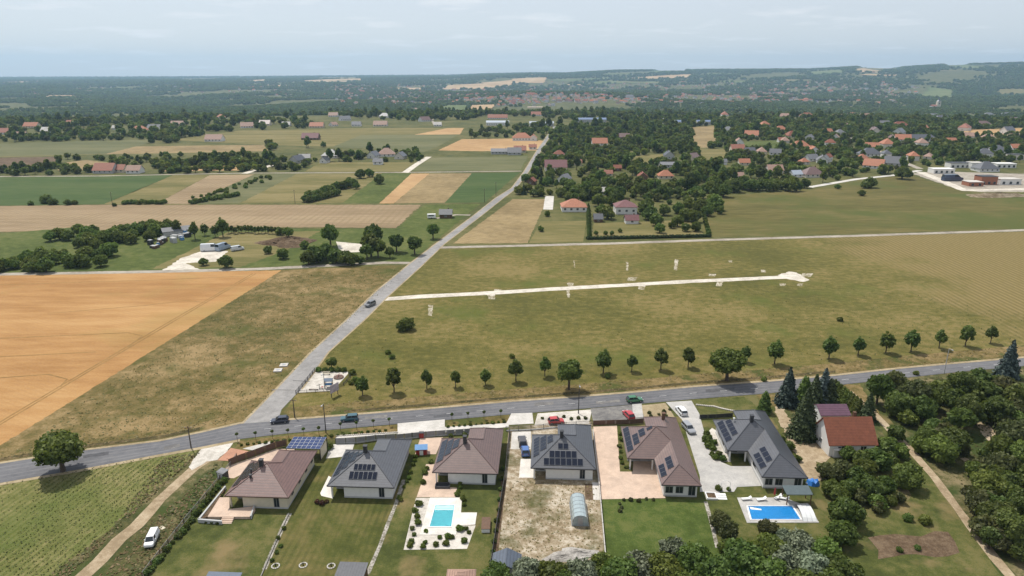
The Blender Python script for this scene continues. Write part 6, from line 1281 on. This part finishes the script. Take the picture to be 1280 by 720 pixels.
for ob in list(C.objects):
    if ob.get('kind') == 'structure' and ob.name.split('.')[0] in ('far_field', 'ploughed_patch', 'tan_patch', 'tan_field', 'slope_field', 'straw_field', 'green_slope', 'ripe_field', 'vine_block', 'bank_field', 'stubble_block', 'clearing', 'building_ground', 'upper_meadow', 'stubble_field', 'garden_plot', 'side_road', 'village_lane', 'orchard_lawn', 'field_lane', 'green_field', 'clover_field', 'harvested_strip'):
        me = ob.data
        for p in me.polygons: CLEAR.append([(me.vertices[i].co.x, me.vertices[i].co.y) for i in p.vertices])
CB = [(min(a for a, b in c)-1, max(a for a, b in c)+1, min(b for a, b in c)-1, max(b for a, b in c)+1, c) for c in CLEAR]
def free(x, y, rad):
    for a0, a1, b0, b1, c in CB:
        if a0 < x < a1 and b0 < y < b1 and inpoly((x, y), c): return False
    return True
rs = random.Random(21)
def nearhouse(x, y):
    for hx, hy, w in HOUSES:
        if abs(x-hx) < w*.5+3.5 and -30 < y-hy < 9: return True
    return False
# regions: (pixel outline, trees per hectare, radius range)
REG = [([(692, 165), (760, 158), (870, 158), (868, 186), (905, 205), (905, 235), (885, 262), (880, 262), (800, 250), (740, 256), (690, 247), (646, 246), (664, 214), (680, 188)], 125, (1.8, 4.2)),
       ([(692, 162), (870, 146), (905, 150), (900, 205), (870, 200), (868, 160), (760, 160)], 110, (2.4, 4.6)),
       ([(905, 160), (1070, 150), (1065, 172), (1110, 200), (1140, 214), (1060, 225), (1010, 233), (905, 240), (900, 205)], 110, (1.9, 4.2)),
       ([(1065, 150), (1290, 140), (1290, 205), (1150, 208), (1110, 195), (1065, 172)], 115, (1.9, 4.2)),
       ([(300, 215), (310, 207), (400, 196), (520, 190), (530, 200), (512, 214), (400, 214)], 110, (2.0, 4)),
       ([(-60, 214), (60, 212), (90, 207), (330, 203), (330, 215), (180, 218), (-60, 221)], 70, (2.2, 4)),
       ([(205, 208), (300, 205), (345, 200), (345, 208), (305, 212), (205, 214)], 10, (2.2, 3.6)),
       ([(-80, 172), (200, 166), (215, 172), (190, 182), (-80, 184)], 60, (2.4, 4.5)),
       ([(300, 186), (345, 176), (385, 178), (440, 174), (432, 182), (340, 188)], 90, (2.4, 4.5)),
       ([(186, 174), (235, 162), (262, 170), (210, 180)], 110, (3, 5)),
       ([(514, 199), (660, 193), (660, 197), (516, 201)], 90, (2, 3)),
       ([(200, 206), (300, 202), (345, 197), (345, 203), (305, 206), (205, 209)], 260, (2.2, 3.6)),
       ([(110, 199), (200, 196), (330, 190), (300, 202), (200, 205), (120, 206)], 60, (1.8, 3.2)),
       ([(60, 201), (75, 198), (100, 200), (85, 207)], 120, (2, 4)),
       ([(0, 215), (60, 206), (70, 212), (40, 219), (0, 220)], 130, (2, 4)),
       ([(575, 174), (600, 162), (690, 160), (680, 176), (640, 172)], 30, (2.4, 4))]
cand = []
for poly, dens, (r0, r1) in REG:
    g_ = gpoly(poly); x0, x1 = min(a for a, b in g_), max(a for a, b in g_); y0, y1 = min(b for a, b in g_), max(b for a, b in g_)
    for _ in range(int((x1-x0)*(y1-y0)/1e4*dens)):
        x, y = rs.uniform(x0, x1), rs.uniform(y0, y1)
        if inpoly((x, y), g_) and free(x, y, 3) and not nearhouse(x, y): cand.append((x, y, rs.uniform(r0, r1)))
# plateau crest: band of trees between 1000 m and the valley edge
for _ in range(7000):
    y = rs.uniform(960, 2100); x = rs.uniform(-.85, .85)*y; s = math.sin(x/170+2)*math.cos(y/120)+.5*math.sin(x/61+y/77)
    if y < 1150 and x < 60 and rs.random() < .35: continue
    if s > (-.35 if x > 0 else -.15) and free(x, y, 3) and not nearhouse(x, y): cand.append((x, y, rs.uniform(3.2, 6)))
cand.sort(key=lambda c: -c[2]/math.hypot(c[0], c[1]))
NI = 90
CN = {'leaf_dark': 'dark green', 'leaf_far': 'very dark', 'leaf_mid': 'mid green', 'leaf_light': 'light green'}
HL = [(o.location.x, o.location.y, o['label']) for o in C.objects if o.get('category') == 'house' and o.parent is None]
for i, (x, y, r_) in enumerate(cand[:NI]):
    m = rs.choice([L_oak, L_oak, L_mid, L_far, L_light]); kd = rs.choice(['full', 'full', 'round', 'full', 'lime', 'spruce'])
    hx, hy, hl = min(HL, key=lambda h: math.hypot(h[0]-x, h[1]-y)); hl = ' '.join(hl.split()[:9])
    for w in (' beside', ' above', ' near', ' among', ' deep', ' behind', ' at', ' in', ' left', ' on', ' with', ' of', ' the', ' right', ' below', ' inside'):
        if hl.endswith(w): hl = hl[:-len(w)]
    if kd == 'spruce': plant((x, y, 0), r_*.6, 'spruce', L_spruce, 'dark pointed conifer near the '+hl, name='conifer_tree', group='conifers near the '+hl)
    else: plant((x, y, 0), r_, kd, m, '%s tree near the %s' % (CN[m.name], hl), group='%s trees near the %s' % (CN[m.name], hl))
rest = cand[NI:]
S3 = [src('full', L_far, 3, 0), src('full', L_oak, 3, 1), src('full', L_far, 3, 2), src('lime', L_oak, 3, 1), src('full', L_mid, 3, 3), src('full', L_light, 3, 2), src('round', L_light, 3, 4), src('full', L_mid, 3, 5), src('full', L_olive, 3, 1)]
scatter('village_wood', 'dark wooded gardens and hedgerows around the distant villages', [(x, y, hgt(x, y)) for x, y, r_ in rest], [r_ for x, y, r_ in rest], S3)
print('cand', len(cand))
# ---------------------------------------------------------------- far fields, forest and town beyond the valley
def far_sheet(name, pxs, mat, label):
    """outline on the far terrain, gridded so it follows the slope"""
    P = [G(*p) for p in pxs]; x0, x1 = min(p.x for p in P), max(p.x for p in P); y0, y1 = min(p.y for p in P), max(p.y for p in P)
    nx, ny = 26, 26; vs = []; fs = []; g_ = [(p.x, p.y) for p in P]
    for j in range(ny+1):
        for i in range(nx+1):
            x, y = x0+(x1-x0)*i/nx, y0+(y1-y0)*j/ny; vs.append((x, y, hgt(x, y)+2.5))
    for j in range(ny):
        for i in range(nx):
            if inpoly((x0+(x1-x0)*(i+.5)/nx, y0+(y1-y0)*(j+.5)/ny), g_): fs.append((j*(nx+1)+i, j*(nx+1)+i+1, (j+1)*(nx+1)+i+1, (j+1)*(nx+1)+i))
    if not fs: return
    tag(link(name, MB().add(vs, fs).mesh(name, mat)), label, kind='structure'); CB.append((x0, x1, y0, y1, g_))
M_farstraw = field('far_straw', [(.33, .22, .115), (.40, .28, .155), (.46, .33, .19)], .004, .03, .3, bump=0); M_fargreen = field('far_green', [(.085, .11, .035), (.11, .135, .045), (.15, .16, .06)], .004, .03, .3, bump=0)
for pts, m, lb in [([(552, 112), (560, 107), (640, 103), (640, 108), (600, 112)], M_farstraw, 'straw coloured field left of the far town'), ([(590, 104), (642, 100), (642, 104)], M_farstraw, 'thin straw field on the far rise'), ([(640, 99), (685, 97), (680, 104), (642, 104)], M_farstraw, 'tan field above the far town'), ([(375, 101), (455, 98), (450, 101.5), (380, 103)], M_farstraw, 'tan strip on the far left ridge'), ([(298, 102), (335, 99), (330, 103)], M_farstraw, 'tan patch on the far left ridge'), ([(785, 98), (865, 93), (862, 97), (800, 99)], M_farstraw, 'reddish tan field on the far middle hill'), ([(1148, 122), (1160, 109), (1192, 113), (1190, 123)], M_fargreen, 'yellow green clearing on the right hillside'), ([(1245, 118), (1248, 112), (1290, 112), (1290, 119)], M_olive, 'grey vineyard patch on the right hillside'), ([(1066, 90), (1090, 84.5), (1105, 86), (1100, 91)], M_farstraw, 'pale clearing with houses on the right ridge'), ([(1180, 84), (1190, 79.5), (1215, 82), (1210, 86)], M_fargreen, 'pale bald patch on the right summit'), ([(-20, 104), (50, 101.5), (50, 103), (-20, 106)], M_farstraw, 'thin tan field on the far left slope'), ([(585, 138), (590, 132), (620, 131), (610, 140)], M_farstraw, 'orange field on the near hill crest'), ([(55, 122), (60, 119.5), (95, 119.5), (95, 122)], M_farstraw, 'tan clearing in the valley wood'), ([(540, 138), (560, 132), (585, 132), (580, 142)], M_fargreen, 'green slope below the hill crest'), ([(725, 99), (760, 97), (765, 99), (730, 101)], M_fargreen, 'green field on the far middle hill'), ([(660, 94), (720, 90), (720, 91.5), (665, 95)], M_farstraw, 'pale strip below the far skyline'), ([(1010, 90), (1050, 87), (1055, 91), (1015, 94)], M_fargreen, 'green field on the right ridge')]:
    far_sheet('distant_field', pts, m, lb)
rf_ = random.Random(3)
for k in range(26):
    x = rf_.uniform(60, 1260); yb = lerp_tab(SKY, x)+rf_.uniform(3, 20); w = rf_.uniform(10, 34); h = rf_.uniform(.5, 1.3); sl_ = rf_.uniform(-.03, .03)
    far_sheet('distant_field', [(x-w, yb+h+w*sl_), (x-w*.6, yb-h), (x+w, yb-h*.8-w*sl_), (x+w*.7, yb+h)], rf_.choice([M_farstraw, M_fargreen, M_fargreen, M_olive]), 'narrow field strip in the distant wooded hills')
# town houses: individual small houses in the valley
TOWN = [(430, 600, 108, 122, 40), (560, 760, 112, 128, 105), (620, 700, 116, 134, 45), (760, 900, 108, 124, 45), (900, 1010, 116, 128, 50), (960, 1150, 108, 122, 55), (210, 330, 106, 118, 30), (1060, 1110, 82, 92, 12), (40, 170, 108, 124, 14), (440, 520, 100, 112, 18), (330, 440, 110, 120, 18)]
HM = {}
FT = {k: plain('town_roof_'+k, c, .95, spec=.05) for k, c in {'o': (.36, .15, .085), 'r': (.28, .12, .08), 't': (.30, .21, .16), 'g': (.17, .17, .18), 'b': (.16, .10, .08), 'm': (.20, .10, .09)}.items()}; FW = {k: plain('town_wall_'+k, c, .95, spec=.05) for k, c in {'w': (.62, .61, .58), 'c': (.55, .49, .39), 'p': (.56, .51, .45)}.items()}
def tiny(kr, kw):
    if (kr, kw) not in HM:
        w, d_, e, h = 6.5, 4.5, 4.2, 8.0; m = MB()
        m.add([(-w, -d_, -2), (w, -d_, -2), (w, d_, -2), (-w, d_, -2), (-w, -d_, e), (w, -d_, e), (w, d_, e), (-w, d_, e), (-w, 0, h-.1), (w, 0, h-.1)], [(0, 1, 5, 4), (2, 3, 7, 6), (1, 2, 6, 9, 5), (3, 0, 4, 8, 7)])
        nb = len(m.f); m.slab([(-w-.6, -d_-.6, e-.4), (w+.6, -d_-.6, e-.4), (w+.6, 0, h), (-w-.6, 0, h)], .3).slab([(w+.6, d_+.6, e-.4), (-w-.6, d_+.6, e-.4), (-w-.6, 0, h), (w+.6, 0, h)], .3)
        me = m.mesh('town_house', [FW[kw], FT[kr]])
        for i, p in enumerate(me.polygons): p.material_index = 0 if i < nb else 1
        HM[(kr, kw)] = me
    return HM[(kr, kw)]
TN = {'o': 'orange', 'r': 'rust', 't': 'tan', 'g': 'grey', 'b': 'brown', 'm': 'maroon'}; nt_ = 0; TOWNP = []
for x0, x1, y0, y1, n in TOWN:
    for _ in range(n):
        a, b = rs.uniform(x0, x1), rs.uniform(y0, y1); p = G(a, b); kr, kw = rs.choice('oorrttggbm'), rs.choice('wwwpc')
        if not free(p.x, p.y, 1): continue
        sc = rs.uniform(.85, 1.5)*(1.5 if rs.random() < .08 else 1)
        TOWNP.append((p.x, p.y, 14*sc))
        if nt_ < 230:
            o = link('town_house', tiny(kr, kw)); o.location = p; o.scale = (sc, sc, sc); o.rotation_euler = (0, 0, rs.choice([0, .3, -.3, 1.57, 1.2])); nt_ += 1
            tag(o, 'distant white walled town house with %s roof in the hazy valley' % TN[kr] if kw == 'w' else 'distant cream walled town house with %s roof in the hazy valley' % TN[kr] if kw == 'c' else 'distant beige walled town house with %s roof in the hazy valley' % TN[kr], 'house', 'far town houses %s %s' % (TN[kr], {'w': 'white', 'c': 'cream', 'p': 'beige'}[kw]))
        else: HOUSES.append((p.x, p.y, 0)); TOWNP[-1] = (p.x, p.y, 14*sc, sc)
hs = [bpy.data.objects.new('src', tiny(a, b)) for a, b in (('o', 'w'), ('r', 'w'), ('t', 'p'), ('g', 'w'), ('b', 'c'))]
rst = [t for t in TOWNP if len(t) == 4]
for _ in range(1000):
    a, b = rs.uniform(420, 1120), rs.uniform(103, 130); p = G(a, b)
    if free(p.x, p.y, 1): rst.append((p.x, p.y, 14, rs.uniform(.8, 1.3))); TOWNP.append((p.x, p.y, 12))
if rst: scatter('distant_town', 'many tiny roofs of the far town merging in the haze', [(t[0], t[1], hgt(t[0], t[1])) for t in rst], [t[3] for t in rst], hs, 'town')
# lattice mast
p = G(876, 126); t = thing('radio_mast', 'thin radio mast rising above the distant wood', 'mast', p); k = pxm(p)
part('shaft', MB().tube([(0, 0, 0), (0, 0, 18*k)], [.9, .3], 5), M_wallg, t); part('platform', MB().tube([(0, 0, 9*k), (0, 0, 9.5*k)], [2.4, 2.4], 8), M_wallg, t)
# forest
grid = {}
for tpt in TOWNP: grid.setdefault((int(tpt[0]//60), int(tpt[1]//60)), []).append(tpt)
def neartown(x, y):
    i, j = int(x//60), int(y//60)
    for a in (i-1, i, i+1):
        for b in (j-1, j, j+1):
            for t_ in grid.get((a, b), ()):
                if abs(x-t_[0]) < t_[2]+2 and -t_[2]*3.2 < y-t_[1] < t_[2]: return True
    return False
FP, FR = [], []
def fmask(x, y): return math.sin(x/330+1.1)*math.cos(y/290+.4)+.6*math.sin(x/140-y/170)+.35*math.sin(x/67+y/53)
for ylo, yhi, n, rr_ in [(1950, 3200, 15000, (4.5, 7.5)), (3200, 5200, 22000, (6, 11)), (5200, 9200, 30000, (8, 14)), (9200, 13500, 9000, (11, 18))]:
    for _ in range(n):
        y = math.sqrt(rs.uniform(ylo**2, yhi**2)); x = rs.uniform(-.84, .84)*y
        if fmask(x, y) < -.45 or not free(x, y, 5) or neartown(x, y): continue
        r_ = rs.uniform(*rr_); FP.append((x, y, hgt(x, y)-.15*r_)); FR.append(r_)
SF = [src('far', L_far, 3, 0), src('far', L_far, 3, 1), src('far', L_oak, 3, 2), src('far', L_mid, 3, 3)]
scatter('forest', 'blue green forest covering the valley and far hills', FP, FR, SF, 'forest')
print('forest', len(FP), 'objects', len(C.objects))
# ---------------------------------------------------------------- air
hz = link('haze', MB().box(-14500, -140, -90, 14500, 14600, 420).mesh('haze', None) if False else MB().box(-15200, -160, -100, 15200, 14600, 420).mesh('haze', []))
mh = bpy.data.materials.new('haze'); mh.use_nodes = True; nt = mh.node_tree; nt.nodes.clear()
pv = nd(nt, 'ShaderNodeVolumePrincipled'); pv.inputs['Color'].default_value = (.50, .765, 1, 1); pv.inputs['Density'].default_value = 7.4e-5; pv.inputs['Anisotropy'].default_value = .25
oo = nd(nt, 'ShaderNodeOutputMaterial'); nt.links.new(pv.outputs[0], oo.inputs['Volume']); hz.data.materials.append(mh); tag(hz, 'thin blue summer haze over the valley', 'haze', kind='stuff')
